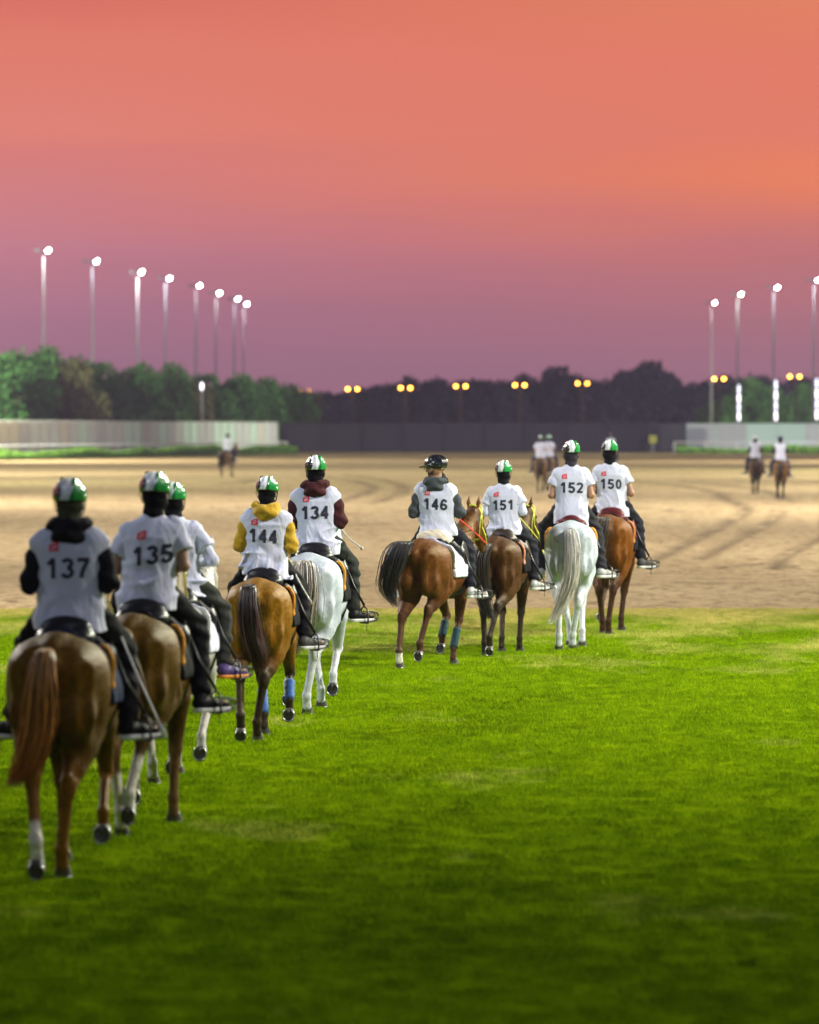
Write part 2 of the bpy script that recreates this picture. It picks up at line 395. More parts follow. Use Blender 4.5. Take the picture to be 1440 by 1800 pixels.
def make_horse(p):
    r = random.Random(p['seed']); vox = p.get('vox', .0125)
    root = thing('horse', p['label'], 'horse', p['loc'], -R(p['yaw']), p['group'])
    root.scale = (p['sc'],) * 3
    W = p.get('wide', 1.0)
    near = p['near']
    f = Field((-.46, -1.12, -.02), (.46 + p.get('padx', 0), 1.85, 2.06), vox)
    # trunk
    f.ell((0, .05, 1.07), (.285 * W, .66, .30), .05)
    f.ell((0, .50, 1.08), (.225 * W, .30, .33), .06)
    f.cone((0, .52, 1.36), (0, .15, 1.31), .075, .09, .09)
    f.cone((0, .15, 1.31), (0, -.30, 1.33), .09, .13, .08)
    f.ell((0, -.42, 1.22), (.24 * W, .38, .25), .06, rx=R(-6))
    f.cone((0, -.55, 1.37), (0, -.78, 1.30), .10, .055, .08)
    legs = []
    for s, st_, hx in ((-1, p['lh'], p.get('lhx', .085)), (1, p['rh'], p.get('rhx', .085))):
        (sy, sz), (ky, kz), (fy, fz), (oy, oz), pit = HIND[st_]
        stf = (s * .168, sy, sz); hk = (s * (hx * .45 + .075), ky, kz); ft = (s * hx, fy, fz); so = (s * hx, oy, oz)
        f.ell((s * .130 * W, -.44, 1.23), (.165 * W, .36, .20), .05, rx=R(-8))
        f.cone((s * .20 * W, -.20, 1.30), (s * .17 * W, -.36, 1.30), .05, .08, .06)
        f.ell((s * .160 * W, -.42, 1.12), (.138 * W, .24, .23), .06)
        g = L3(stf, hk, .38)
        f.cone((s * .110 * W, -.66, 1.22), (s * .125 * W, -.66, .98), .110, .120, .06)
        f.cone((s * .125 * W, -.66, .98), (g[0] * .92, g[1] - .08, g[2] + .02), .120, .082, .07)
        f.cone((s * .175 * W, -.42, 1.10), (stf[0], stf[1] - .03, stf[2]), .135, .108, .05)
        f.cone((s * .105 * W, -.46, 1.0), (s * .105, g[1] - .01, g[2] + .05), .13, .100, .05)
        f.cone(stf, g, .112, .096, .04); f.cone(g, hk, .096, .050, .04); f.cone((stf[0] * .97, stf[1] - .10, stf[2] + .02), A3(L3(stf, hk, .72), (s * .006, -.02, 0)), .118, .060, .05)
        f.cone((g[0], g[1] - .06, g[2]), A3(hk, (0, -.045, .06)), .05, .024, .03)
        f.cone(A3(hk, (0, -.045, .055)), A3(hk, (0, -.03, -.03)), .027, .03, .02)
        f.cone(A3(hk, (0, 0, .03)), A3(hk, (0, .005, -.04)), .05, .043, .02)
        f.cone((s * .232 * W, -.775, 1.24), (s * .215 * W, -.735, .86), .045, .04, .05, sub=True)
        f.ell((s * .335 * W, -.10, 1.12), (.05, .12, .14), .07, sub=True)
        f.cone((s * .33 * W, -.36, 1.12), (s * .30 * W, -.30, .92), .04, .035, .06, sub=True)
        f.cone(hk, ft, .041, .034, .02); a = L3(hk, ft, .2)
        f.cone(A3(a, (0, -.028, 0)), A3(ft, (0, -.022, .02)), .018, .018, .018)
        f.ell(ft, (.044, .050, .050), .015)
        al = -R(pit); cy, cz = -.045, .07
        top = (so[0], so[1] + cy * math.cos(al) - cz * math.sin(al), so[2] + cy * math.sin(al) + cz * math.cos(al))
        f.cone(ft, top, .034, .043, .02)
        legs.append(((stf, hk, ft, top), so, pit, 'h', s))
    for s, st_, fx in ((-1, p['lf'], p.get('lfx', .11)), (1, p['rf'], p.get('rfx', .11))):
        (ky, kz), (fy, fz), (oy, oz), pit = FORE[st_]
        el = (s * .15, .40, .86); kn = (s * (fx * .5 + .065), ky, kz); ft = (s * fx, fy, fz); so = (s * fx, oy, oz)
        f.ell((s * .14 * W, .44, 1.12), (.105, .17, .28), .05, rx=R(18))
        f.cone((s * .15, .46, 1.0), el, .11, .085, .04)
        f.cone(el, kn, .085, .046, .03)
        f.ell(kn, (.048, .050, .058), .02)
        f.cone(kn, ft, .038, .032, .02)
        f.cone(A3(L3(kn, ft, .15), (0, -.026, 0)), A3(ft, (0, -.02, .02)), .017, .017, .018)
        f.ell(ft, (.038, .043, .044), .015)
        al = -R(pit); cy, cz = -.045, .07
        top = (so[0], so[1] + cy * math.cos(al) - cz * math.sin(al), so[2] + cy * math.sin(al) + cz * math.cos(al))
        f.cone(ft, top, .032, .041, .02)
        legs.append(((el, kn, ft, top), so, pit, 'f', s))
    trunkD = None
    # neck and head, bent sideways by hy degrees
    hy = R(p.get('head', 0)); hz = p.get('headz', 0)
    def bend(q, amt=1.0):
        a = -hy * amt; y0 = .62; x, y = q[0], q[1] - y0
        return (x * math.cos(a) - y * math.sin(a), y0 + x * math.sin(a) + y * math.cos(a), q[2] + hz * amt)
    n0, n1, n2 = (0, .50, 1.20), bend((0, .82, 1.50), .5), bend((0, 1.02, 1.72), 1)
    f.cone(n0, n1, .20, .125, .06); f.cone(n1, n2, .125, .085, .05)
    f.cone((0, .50, 1.36), A3(n1, (0, 0, .07)), .07, .06, .06)
    h2 = hy * p.get('headturn', 1.0); Mh = Matrix.Rotation(-h2, 3, 'Z')
    def H(q):
        v = Mh @ Vector((q[0], q[1], q[2])); return (n2[0] + v.x, n2[1] + v.y, n2[2] + v.z)
    f.cone(H((0, .02, .04)), H((0, .20, -.14)), .082, .072, .04)
    f.cone(H((0, .20, -.14)), H((0, .37, -.38)), .07, .052, .03)
    f.ell(H((0, .06, -.14)), (.062, .10, .12), .03, rz=-h2)
    f.cone(H((0, .10, -.20)), H((0, .32, -.42)), .055, .035, .03)
    f.ell(H((0, .385, -.41)), (.05, .045, .055), .025, rz=-h2)
    for s in (-1, 1):
        f.cone(H((s * .05, 0, .09)), H((s * .062, .01, .15)), .022, .026, .012)
        f.cone(H((s * .062, .01, .15)), H((s * .06, .035, .235)), .026, .006, .012)
        f.ell(H((s * .062, .155, -.035)), (.022, .032, .022), .012, rz=-h2)
    P, F = f.mesh(2)
    # coat colours: points on the lower legs, socks, muzzle, all fixed to the animal
    kd = .52 if p['mat'] is COAT else .85
    col = np.ones((len(P), 3)) * np.array(p['coat']) * kd
    if 'coat2' in p:     # lower body of the coat, darkened to deepen its shading
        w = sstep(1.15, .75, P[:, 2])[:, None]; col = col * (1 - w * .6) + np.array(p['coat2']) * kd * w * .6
    best = np.full(len(P), 9.0); U = np.zeros(len(P)); Li = np.zeros(len(P), int)
    for li, (J, so, pit, hf, s) in enumerate(legs):
        for i in range(3):
            a = np.array(J[i]); b = np.array(J[i + 1]); ba = b - a
            t = np.clip(((P - a) @ ba) / (ba @ ba), 0, 1); d = np.linalg.norm(P - a - t[:, None] * ba, axis=1)
            m = d < best; best[m] = d[m]; U[m] = i + t[m]; Li[m] = li
    U[best > .14] = 0
    pts = sstep(.45, 1.0, U) * (P[:, 2] < .8)
    col = col * (1 - pts[:, None]) + np.array(p['points']) * pts[:, None]
    socks = p.get('socks', (0, 0, 0, 0))     # lh, rh, lf, rf : where the white starts (0 none)
    for li in range(4):
        if socks[li]:
            w = (sstep(socks[li], socks[li] + .12, U) * (Li == li))[:, None]
            col = col * (1 - w) + np.array((.62, .58, .52)) * w
    mz = np.linalg.norm(P - np.array(H((0, .39, -.42))), axis=1)
    w = sstep(.13, .05, mz)[:, None]; col = col * (1 - w) + np.array((.05, .04, .04)) * w
    body = link('body', fast_mesh('horse_body', P, F, np.clip(col, 0, 1)), p['mat'], root)
    # saddle pad grown from the same back
    if near:
        def slant(Z): return -.27 + (1.42 - Z) * p.get('padslant', .25)
        g = Field((-.42, -.42, .92), (.42, .66, 1.56), .014)
        tf = Field((-.42, -.42, .92), (.42, .66, 1.56), .014)
        for q in (tf,):
            q.ell((0, .05, 1.07), (.285 * W, .66, .30), .05); q.ell((0, .50, 1.08), (.225 * W, .30, .33), .06)
            q.cone((0, .52, 1.36), (0, .15, 1.31), .075, .09, .09); q.cone((0, .15, 1.31), (0, -.30, 1.33), .09, .13, .08)
            q.ell((0, -.42, 1.22), (.24 * W, .38, .25), .06, rx=R(-6))
            for s in (-1, 1):
                q.ell((s * .135 * W, -.44, 1.24), (.165 * W, .36, .20), .03, rx=R(-8)); q.ell((s * .14 * W, .44, 1.12), (.105, .17, .28), .05, rx=R(18))
                q.cone((s * .20 * W, -.20, 1.30), (s * .17 * W, -.36, 1.30), .06, .09, .05)
                q.cone((s * .18 * W, -.42, 1.15), (s * .185, -.33, .90), .155, .115, .04)
        base = tf.D.copy(); X, Y, Z = tf.XYZ(); zb = p.get('padlow', 1.02)
        wob = .006 * np.sin(X * 40 + Y * 23) * np.sin(Z * 31)
        D = np.maximum(base - .026 - wob, np.maximum(np.maximum(slant(Z) - Y, Y - .50), zb - Z))
        tf.D = D.astype(np.float32); P2, F2 = tf.mesh(1)
        pad = link('saddle_pad', fast_mesh('pad', P2, F2), cloth('pad_' + p['padc'][0], p['padc'][1], .8, .3), root)
        D = np.maximum(base - .040, np.maximum(np.maximum(slant(Z) - .010 - Y, Y - slant(Z) - .055), zb + .10 - Z))
        D = np.maximum(D, -(base - .012)); D = np.maximum(D, Z - 1.40)
        tf.D = D.astype(np.float32); P2, F2 = tf.mesh(1)
        if len(F2):
          for sgn in (-1, 1):
            F3 = F2[(P2[F2].mean(1)[:, 0] * sgn) > .0]
            if len(F3) < 4: continue
            us_, inv = np.unique(F3, return_inverse=True); link('pad_trim', fast_mesh('trim', P2[us_], inv.reshape(F3.shape)), plain('trim_' + p['trim'][0], p['trim'][1], .6, var=.08), pad)
        if 0: link('pad_trim', fast_mesh('trim', P2, F2), plain('trim_' + p['trim'][0], p['trim'][1], .6, var=.08), pad)
        # saddle
        sf = Field((-.36, -.34, 1.0), (.36, .50, 1.72), .012)
        ck = p.get('cantle', 1.0); sf.ell((0, -.13, 1.49), (.160 * ck, .070 * ck, .082 * ck), .03); sf.ell((0, .06, 1.45), (.13, .24, .07), .05)
        sf.cone((0, .24, 1.48), (0, .30, 1.55), .07, .045, .05)
        for s in (-1, 1):
            sf.ell((s * .10, -.12, 1.435), (.085, .14, .055), .03)
            sf.ell((s * .262, .24, 1.24), (.022, .12, .21), .03, ry=R(s * -9))
            sf.cone((s * .12, .10, 1.42), (s * .25, .15, 1.30), .05, .03, .04)
        P2, F2 = sf.mesh(1)
        sad = link('saddle', fast_mesh('saddle', P2, F2), p['saddle'], root)
        b = MB(); b.tube([(-.29 * W, .22, 1.08), (-.20, .23, .84), (0, .24, .765), (.20, .23, .84), (.29 * W, .22, 1.08)], .02, 8, 1.6)
        b.build('girth', plain('girth_web', (.03, .03, .035), .7), root)
        if p.get('fleece'):
            ff = Field((-.32, -.34, 1.36), (.32, .36, 1.68), .011)
            ff.ell((0, -.10, 1.50), (.20, .13, .085), .04); ff.ell((0, .06, 1.49), (.18, .22, .075), .04)
            ff.ell((.12, -.10, 1.47), (.09, .12, .07), .03); ff.ell((-.12, -.10, 1.47), (.09, .12, .07), .03)
            X, Y, Z = ff.XYZ(); ff.D = (ff.D + .006 * np.sin(X * 55 + 2 * np.sin(Y * 31)) * np.sin(Z * 60 + Y * 37)).astype(np.float32)
            P2, F2 = ff.mesh(1); link('fleece_cover', fast_mesh('fleece', P2, F2), plain('fleece', (.72, .64, .48), .95, bump=.8, bscale=90, spec=.1, sheen=.4), sad)
        # hooves with shoes
    for J, so, pit, hf, s in legs:
        b = MB(); n = 14; al = -R(pit); k = .93 if hf == 'h' else 1.0
        rings = [(.072, .040, .044, -.040), (.055, .046, .050, -.030), (.006, .060 * k, .066, -.004), (0.0, .061 * k, .067, -.002)]
        vs = []
        for z, rx, ry, oy in rings:
            for i in range(n):
                t = 2 * PI * i / n; vs.append((rx * math.cos(t), oy + ry * math.sin(t) * (1.0 if math.sin(t) > 0 else .86), z))
        fs = []
        for j in range(3):
            for i in range(n): fs.append((j * n + i, (j + 1) * n + i, (j + 1) * n + (i + 1) % n, j * n + (i + 1) % n))
        fs.append(tuple(range(n)))
        vs += [(vs[3 * n + i][0] * .72, vs[3 * n + i][1] * .72, .010) for i in range(n)]
        for i in range(n): fs.append((3 * n + i, 4 * n + i, 4 * n + (i + 1) % n, 3 * n + (i + 1) % n))
        fs.append(tuple(4 * n + i for i in reversed(range(n))))
        b.add(vs, fs)
        b.tube([(0, -.05, .006), (0, .015, .004)], [.016, .003], 6)
        M = Matrix.Translation(so) @ Matrix.Rotation(al, 4, 'X')
        h = b.build('hoof', plain('hoof_horn', (.055, .045, .038), .55, bump=.3, bscale=40), root, M=M)
        if near:
            c = MB(); ps = [(.055 * k * math.sin(t), .058 * math.cos(t) - .003, -.003) for t in [R(-145 + 290 * i / 14) for i in range(15)]]
            c.tube(ps, .0095, 6, .6); c.build('horseshoe', plain('shoe_steel', (.55, .56, .56), .32, 1.0), h, M=M)
    # leg wraps
    for li, c in p.get('wraps', {}).items():
        J = legs[li][0]; a, bq = J[1], J[2]
        b = MB(); ps = [L3(a, bq, .30 + .68 * i / 8) for i in range(9)]
        ps = [A3(q, (0, -.010, 0)) for q in ps]
        b.tube(ps, [.047 + .003 * math.sin(i * 2.4) for i in range(9)], 14, up=(0, 1, 0)); b.build('leg_wrap', cloth('wrap_' + c[0], c[1], .7, .3), root)
    # tail
    strands('tail', p['tail'], p['tailw'], p['taillen'] if 'taillen' in p else 1.0, p['tailc'], root, 420 if near else 60, r, near, p.get('tails', 1.0))
    # mane
    if near:
        b = []
        for i in range(140):
            t = r.random(); base = Vector(L3((0, .50, 1.43), A3(n1, (0, -.01, .13)), t * 2)) if t < .5 else Vector(L3(A3(n1, (0, -.01, .13)), A3(n2, (0, -.03, .09)), t * 2 - 1))
            sd = -1 if r.random() < .7 else 1; L = r.uniform(.10, .24)
            pts = [base, base + Vector((sd * .05, r.uniform(-.03, .03), .0)), base + Vector((sd * (.09 + L * .15), r.uniform(-.05, .05), -L))]
            b.append((catmull(pts, 3), .006))
        ribbon_mesh('mane', b, p['tailc'], root, r)
    eyem = plain('dark_eye', (.01, .008, .006), .08)
    for s in (-1, 1):
        b = MB(); b.ball(H((s * .071, .16, -.035)), .017, 8, 6); b.build('eye', eyem, root)
    if p.get('bridle'):
        bc = p['bridle']; bm = plain('bridle_' + bc[0], bc[1], .45, var=.05)
        b = MB()
        b.tube(catmull([H((-.09, .06, -.14)), H((-.093, .04, .0)), H((-.07, .0, .085)), H((0, -.03, .125)), H((.07, .0, .085)), H((.093, .04, .0)), H((.09, .06, -.14))], 4), .010, 6, .5)
        b.tube(catmull([H((-.09, .06, .02)), H((-.06, .13, .09)), H((0, .15, .11)), H((.06, .13, .09)), H((.09, .06, .02))], 4), .009, 6)
        b.tube(catmull([H((.09, .03, .0)), H((.09, -.03, -.14)), H((.06, .04, -.27)), H((0, .06, -.29)), H((-.06, .04, -.27)), H((-.09, -.03, -.14)), H((-.09, .03, .0))], 4), .010, 6, .5)
        for s in (-1, 1): b.tube([H((s * .09, .06, -.14)), H((s * .085, .20, -.24)), H((s * .066, .31, -.34))], .008, 6)
        b.tube(catmull([H((s * .001 + .064 * math.sin(t), .27 + .062 * math.cos(t) * .7, -.24 - .05 * math.cos(t))) for t in [2 * PI * i / 10 for i in range(11)]], 2), .008, 6)
        br = b.build('bridle', bm, root)
        b = MB()
        for s in (-1, 1):
            q = H((s * .066, .31, -.345)); b.tube([A3(q, (0, .022 * math.cos(t), .022 * math.sin(t))) for t in [2 * PI * i / 10 for i in range(10)]], .0035, 5, closed=True, up=(1, 0, 0))
        b.build('bit_ring', plain('steel', (.7, .7, .7), .2, 1.0), br)
        rc = p.get('reins', bc); b = MB()
        for s in (-1, 1):
            b.tube(catmull([H((s * .066, .31, -.345)), L3(H((s * .10, .2, -.32)), (s * .13, .45, 1.66), .45), (s * .10, .42, 1.70), (s * .05, .40, 1.74)], 5), .008, 6, .6)
        b.build('reins', plain('reins_' + rc[0], rc[1], .5, var=.05), root)
    root['__seat'] = 1.50 * p['sc']
    return root

def ribbon_mesh(name, lst, col, parent, r):
    V = []; F = []; Cc = []
    for pts, w in lst:
        a = r.random() * PI; off = Vector((math.cos(a), math.sin(a) * .6, .2)).normalized(); up = Vector((-off.y, off.x, 0))
        o = len(V); n = len(pts); sh = r.choice((.5, .7, .9, 1.1, 1.5, 2.1))  # random strand tone; the palest strands stand in for grey sheen
        for i, q in enumerate(pts):
            ww = w * (1 - .8 * (i / (n - 1)) ** 2)
            V += [q + off * ww, q - off * ww * .5 + up * ww * .8, q - off * ww * .5 - up * ww * .8]
            Cc += [tuple(c * sh for c in (col if not isinstance(col[0], tuple) else L3(col[0], col[1], min(1, i / (n - 1) * 1.1))))] * 3
        for i in range(n - 1):
            for k in range(3): F.append((o + i * 3 + k, o + i * 3 + (k + 1) % 3, o + i * 3 + 3 + (k + 1) % 3, o + i * 3 + 3 + k))
    me = fast_mesh(name, np.array([tuple(v) for v in V]), np.array(F), np.clip(np.array(Cc), 0, 1))
    return link(name, me, attr_mat('hair', .42, .5, 0, 60, .15, 0, rvar=0), parent)
def strands(name, guide, width, length, col, parent, n, r, near, sway=1.0):
    G = catmull(guide, 5); m = len(G) - 1; out = []
    for i in range(n):
        a = r.random() * 2 * PI; rr = math.sqrt(r.random()); ox, oy = rr * math.cos(a), rr * math.sin(a)
        ln = length * r.uniform(.55, 1.0) if r.random() < .6 else length * r.uniform(.85, 1.0)
        start = r.random() ** 2 * .35
        ph = r.random() * 6.28; am = r.uniform(.2, 1.0) * .018 * sway; pts = []
        stray = r.uniform(1.15, 1.75) if r.random() < .13 else 1.0
        steps = 11 if near else 6
        for j in range(steps + 1):
            t = (start + (ln - start) * j / steps); q = t * m; k = min(int(q), m - 1); P = G[k].lerp(G[k + 1], q - k)
            w = np.interp(t, [0, .07, .22, .45, .75, 1], [.010, width[0] * .8] + list(width[1:])) if t <= 1 else width[-1]
            w *= 1 + (stray - 1) * min(1, t * 1.5)
            pts.append(P + Vector((ox * w + am * math.sin(ph + t * 9) * t, oy * w * .75 + am * .6 * math.cos(ph * 1.7 + t * 8) * t, .0)))
        out.append((pts, .0055 if near else .012))
    ribbon_mesh(name, out, col, parent, r)

# ------------------------------------------------------------------ rider
SKIN = (.30, .155, .085)
def wrinkle(X, Y, Z, ph, amp):
    w = np.sin(9 * X + 26 * Z + ph + 1.8 * np.sin(13 * X + 5 * Z + ph * 2)) * .5
    w = w + np.sin(-17 * X + 34 * Z + 2.3 * ph + 1.5 * np.sin(9 * X - 7 * Z + ph)) * .35
    w = w + np.sin(31 * X + 6 * Z + ph * 1.3 + 1.2 * np.sin(11 * Z)) * .3
    def ridge(v): return (1 - np.abs(np.sin(v))) ** 2.2
    f1 = ridge(13 * Z - 15 * X + 2.2 * np.sin(6 * X + 4 * Z + ph) + ph) * np.clip(.3 + .7 * np.sin(8 * Z + 5 * X + ph * 3), 0, 1)
    f2 = ridge(15 * Z + 13 * X + 2.0 * np.sin(7 * X - 5 * Z + 2 * ph) + 2 * ph) * np.clip(.2 + .8 * np.sin(7 * Z - 6 * X + ph * 2), 0, 1)
    f3 = ridge(20 * X + 1.6 * np.sin(9 * Z + ph)) * np.clip(.9 - Z * 2.2, 0, 1)
    lowz = np.clip((.46 - Z) / .35, .2, 1.25)
    return amp * (w * .7 - f1 * 1.3 - f2 * 1.3 - f3 * .7) * lowz

def make_rider(p):
    r = random.Random(p['seed']); near = p['near']; h = .0088 if near else .022
    root = thing('person', p['label'], 'person', p['loc'], -R(p['yaw']), p['group'])
    root.scale = (p['sc'],) * 3
    ph = p['seed'] * 1.37; ln = p.get('lean', 0); fw = p.get('fwd', 0)     # sideways and forward lean at shoulder height
    def B(q):                                                          # lean of the upper body
        k = max(0, q[2]) / .55; return (q[0] + ln * k, q[1] + fw * k, q[2] + q[0] * p.get('roll', 0) * k)
    hd = R(p.get('turn', 0)); Mh = Matrix.Rotation(-hd, 3, 'Z') @ Matrix.Rotation(R(p.get('nod', 0)), 3, 'X')
    hc = Vector(B((0, .03, .765)))
    def Hd(q): v = Mh @ Vector(q); return (hc.x + v.x, hc.y + v.y, hc.z + v.z)
    sh, el, wr, ha = {}, {}, {}, {}
    for s, k in ((-1, 'L'), (1, 'R')):
        a = p.get('arm' + k, {})
        sh[s] = B((s * .172, .004, .525)); el[s] = B((s * a.get('ex', .238), a.get('ey', -.03), a.get('ez', .27)))
        wr[s] = (s * a.get('wx', .13), a.get('wy', .24), a.get('wz', .24)); ha[s] = (wr[s][0] - s * .03, wr[s][1] + .075, wr[s][2] - .01)
    hip, kn, an, toe, heel = {}, {}, {}, {}, {}
    kx, ax_ = p.get('knx', .30), p.get('anx', .36); lz = p.get('legz', 0)
    for s in (-1, 1):
        hip[s] = (s * .10, .02, .09); kn[s] = (s * kx, .34, -.15 + lz * .3); an[s] = (s * ax_, .10, -.60 + lz)
        to = R(p.get('toeout', 42)); heel[s] = (s * (ax_ - .01), .05, -.665 + lz)
        toe[s] = (heel[s][0] + s * .235 * math.sin(to), heel[s][1] + .235 * math.cos(to), heel[s][2] - .005)
    tab = [(-.02, 0, 0, .150, .115), (.06, 0, 0, .170, .130), (.16, 0, 0, .155, .115), (.27, 0, 0, .145, .10), (.40, 0, 0, .165, .11), (.48, 0, -.005, .175, .11), (.55, 0, -.005, .13, .075), (.60, 0, 0, .06, .055)]
    def T(tab, gx=0, gy=0): return [(z, cx + B((0, 0, z))[0], cy + B((0, 0, z))[1], rx + gx, ry + gy) for z, cx, cy, rx, ry in tab]
    lo, hi = (-.60, -.34, -.75), (.60, .52, 1.0)
    # --- one continuous body under the clothes
    f = Field(lo, hi, h * .92)
    f.prof(T(tab), .03)
    f.cone(B((-.13, -.01, .53)), B((.13, -.01, .53)), .06, .06, .04)
    f.cone(B((0, -.01, .56)), Hd((0, 0, -.09)), .056, .052, .03)
    f.ell(Hd((0, 0, .01)), (.076, .095, .108), .02); f.ell(Hd((0, .035, -.06)), (.055, .058, .055), .03)
    f.cone(Hd((0, .092, .0)), Hd((0, .112, -.030)), .010, .016, .014); f.ell(Hd((0, .085, -.062)), (.026, .014, .012), .01)
    f.ell(Hd((0, .082, -.098)), (.024, .018, .018), .015); f.ell(Hd((0, .088, .022)), (.05, .012, .010), .012)
    for s in (-1, 1):
        f.ell(Hd((s * .078, -.005, -.01)), (.013, .022, .032), .01)
        f.cone(sh[s], el[s], .046, .038, .03); f.cone(el[s], wr[s], .038, .026, .02)
        f.ell(L3(wr[s], ha[s], .62), (.026, .044, .036), .015)
        pm = ha[s]
        for i, (dz, L_) in enumerate(((.030, .040), (.011, .045), (-.009, .041), (-.028, .032))):   # four curled fingers and a thumb
            a = A3(pm, (s * .006, .02, dz)); b_ = A3(a, (-s * .012, L_ * .62, -.004)); c = A3(b_, (-s * .030, -.012, -.004)); d = A3(c, (-s * .008, -.028, 0))
            f.cone(a, b_, .0095, .009, .003); f.cone(b_, c, .009, .0085, .003); f.cone(c, d, .0085, .008, .003)
        a = A3(wr[s], (-s * .018, .028, .026)); b_ = A3(a, (-s * .022, .035, .018)); f.cone(a, b_, .013, .010, .008); f.cone(b_, A3(b_, (-s * .01, .026, -.006)), .010, .0085, .003)
        f.cone(hip[s], kn[s], .088, .056, .04); f.cone(kn[s], an[s], .054, .034, .03); f.cone(L3(kn[s], an[s], .2), L3(kn[s], an[s], .5), .052, .045, .02)
        f.cone(A3(heel[s], (0, .01, .02)), A3(toe[s], (-.0, -.02, .015)), .03, .024, .02); f.cone(an[s], heel[s], .034, .03, .02)
    P, F = f.mesh(1)
    body = link('body', fast_mesh('rider_body', P, F), plain('skin', SKIN + (1,), .5, bump=.05, var=.08), root)
    # --- trousers
    f = Field((-.60, -.34, -.70), (.60, .52, .30), h)
    f.prof(T([(-.03, 0, -.01, .165, .135), (.08, 0, 0, .185, .145), (.13, 0, 0, .165, .125)]), .03)
    for s in (-1, 1):
        lo_ = p.get('loose', .012)
        f.cone(hip[s], kn[s], .102 + lo_, .070 + lo_, .04); f.cone(A3(kn[s], (0, -.01, 0)), L3(kn[s], an[s], .95), .070 + lo_, .046 + lo_ * 1.4, .03)
        f.cone(L3(kn[s], an[s], .15), L3(kn[s], an[s], .5), .066 + lo_, .056 + lo_, .03)
    X, Y, Z = f.XYZ()
    f.D = (f.D + .008 * np.sin(38 * Z + 16 * Y + ph + 1.5 * np.sin(14 * X)) * np.sin(9 * Z + ph) + .004 * np.sin(70 * Z + 30 * X + ph)).astype(np.float32)
    P, F = f.mesh(1); tr = link('trousers', fast_mesh('trousers', P, F), cloth('trouser_' + p['trc'][0], p['trc'][1], .8, .6), root)
    # --- shoes
    for s in (-1, 1):
        f = Field(A3(heel[s], (-.32, -.1, -.09)), A3(heel[s], (.32, .34, .14)), h * .8)
        dr = Vector(A3(toe[s], [-c for c in heel[s]])).normalized()
        f.cone(A3(heel[s], (0, 0, .02)), A3(heel[s], tuple(dr * .11 + Vector((0, 0, .012)))), .043, .043, .02); f.cone(A3(heel[s], tuple(dr * .11 + Vector((0, 0, .005)))), A3(toe[s], (0, 0, 0)), .043, .036, .02)
        f.cone(A3(heel[s], (0, 0, .02)), A3(an[s], (0, -.01, -.01)), .045, .047, .02)
        z0 = heel[s][2] - .022
        f.cut(lambda X, Y, Z: z0 - Z)
        P, F = f.mesh(1)
        shoe = link('shoe', fast_mesh('shoe', P, F), cloth('shoe_' + p['shoe'][0], p['shoe'][1], .6, .2), root)
        f = Field(A3(heel[s], (-.32, -.1, -.09)), A3(heel[s], (.32, .34, .06)), h * .8)
        f.cone(A3(heel[s], (0, 0, -.02)), A3(heel[s], tuple(dr * .12 + Vector((0, 0, -.02)))), .049, .046, .01); f.cone(A3(heel[s], tuple(dr * .12 + Vector((0, 0, -.02)))), A3(toe[s], (0, 0, -.018)), .046, .041, .01)
        f.cut(lambda X, Y, Z: np.maximum(z0 - .026 - Z, Z - z0 - .006))
        P, F = f.mesh(1)
        if len(F): link('sole', fast_mesh('sole', P, F), plain('sole_' + p['sole'][0], p['sole'][1], .5), shoe)
    # --- sleeves
    if p['sleeve'][0] == 'long':
        f = Field(lo, hi, h)
        f.prof(T([(.02, 0, 0, .165, .125), (.27, 0, 0, .16, .12), (.45, 0, 0, .18, .12), (.54, 0, 0, .13, .085), (.60, 0, 0, .075, .07)]), .03)
        for s in (-1, 1):
            w = p.get('slw', .0)
            f.cone(sh[s], L3(sh[s], el[s], .4), .056 + w, .062 + w, .04); f.cone(L3(sh[s], el[s], .4), el[s], .062 + w, .062 + w, .03); f.cone(el[s], L3(el[s], wr[s], .93), .060 + w, .040, .03)
        X, Y, Z = f.XYZ(); f.D = (f.D + .006 * np.sin(60 * Z + 25 * X + ph + 1.6 * np.sin(20 * Y + 9 * Z))).astype(np.float32)
        P, F = f.mesh(1); link('hoodie' if p.get('hood') else 'jersey', fast_mesh('jersey', P, F), cloth('sleeve_' + p['sleeve'][1], p['sleeve'][2], .85, .6), root)
    elif p['sleeve'][0] == 'short':
        for s in (-1, 1):
            f = Field(lo, hi, h)
            e = L3(sh[s], el[s], p.get('slen', .62)); e = A3(e, (s * .008, 0, 0))
            f.cone(A3(sh[s], (-s * .03, 0, 0)), e, .078, .080, .03, cap=True)
            X, Y, Z = f.XYZ(); f.D = (f.D + .004 * np.sin(50 * Z + 30 * X + ph)).astype(np.float32)
            P, F = f.mesh(1); link('sleeve', fast_mesh('sleeve', P, F), cloth('shirt_' + p['vc'][0], p['vc'][1], .85, .6), root)
        if p.get('undersleeve'):
            f = Field(lo, hi, h)
            for s in (-1, 1): f.cone(sh[s], el[s], .055, .050, .02); f.cone(el[s], L3(el[s], wr[s], .9), .050, .036, .02)
            P, F = f.mesh(1); link('under_sleeve', fast_mesh('us', P, F), cloth('shirt_' + p['vc'][0], p['vc'][1], .85, .6), root)
    # --- numbered vest or shirt
    vw = p.get('vw', 1.0) * (1.06 if p['sleeve'][0] == 'long' else 1.0); hem = p.get('hem', -.03)
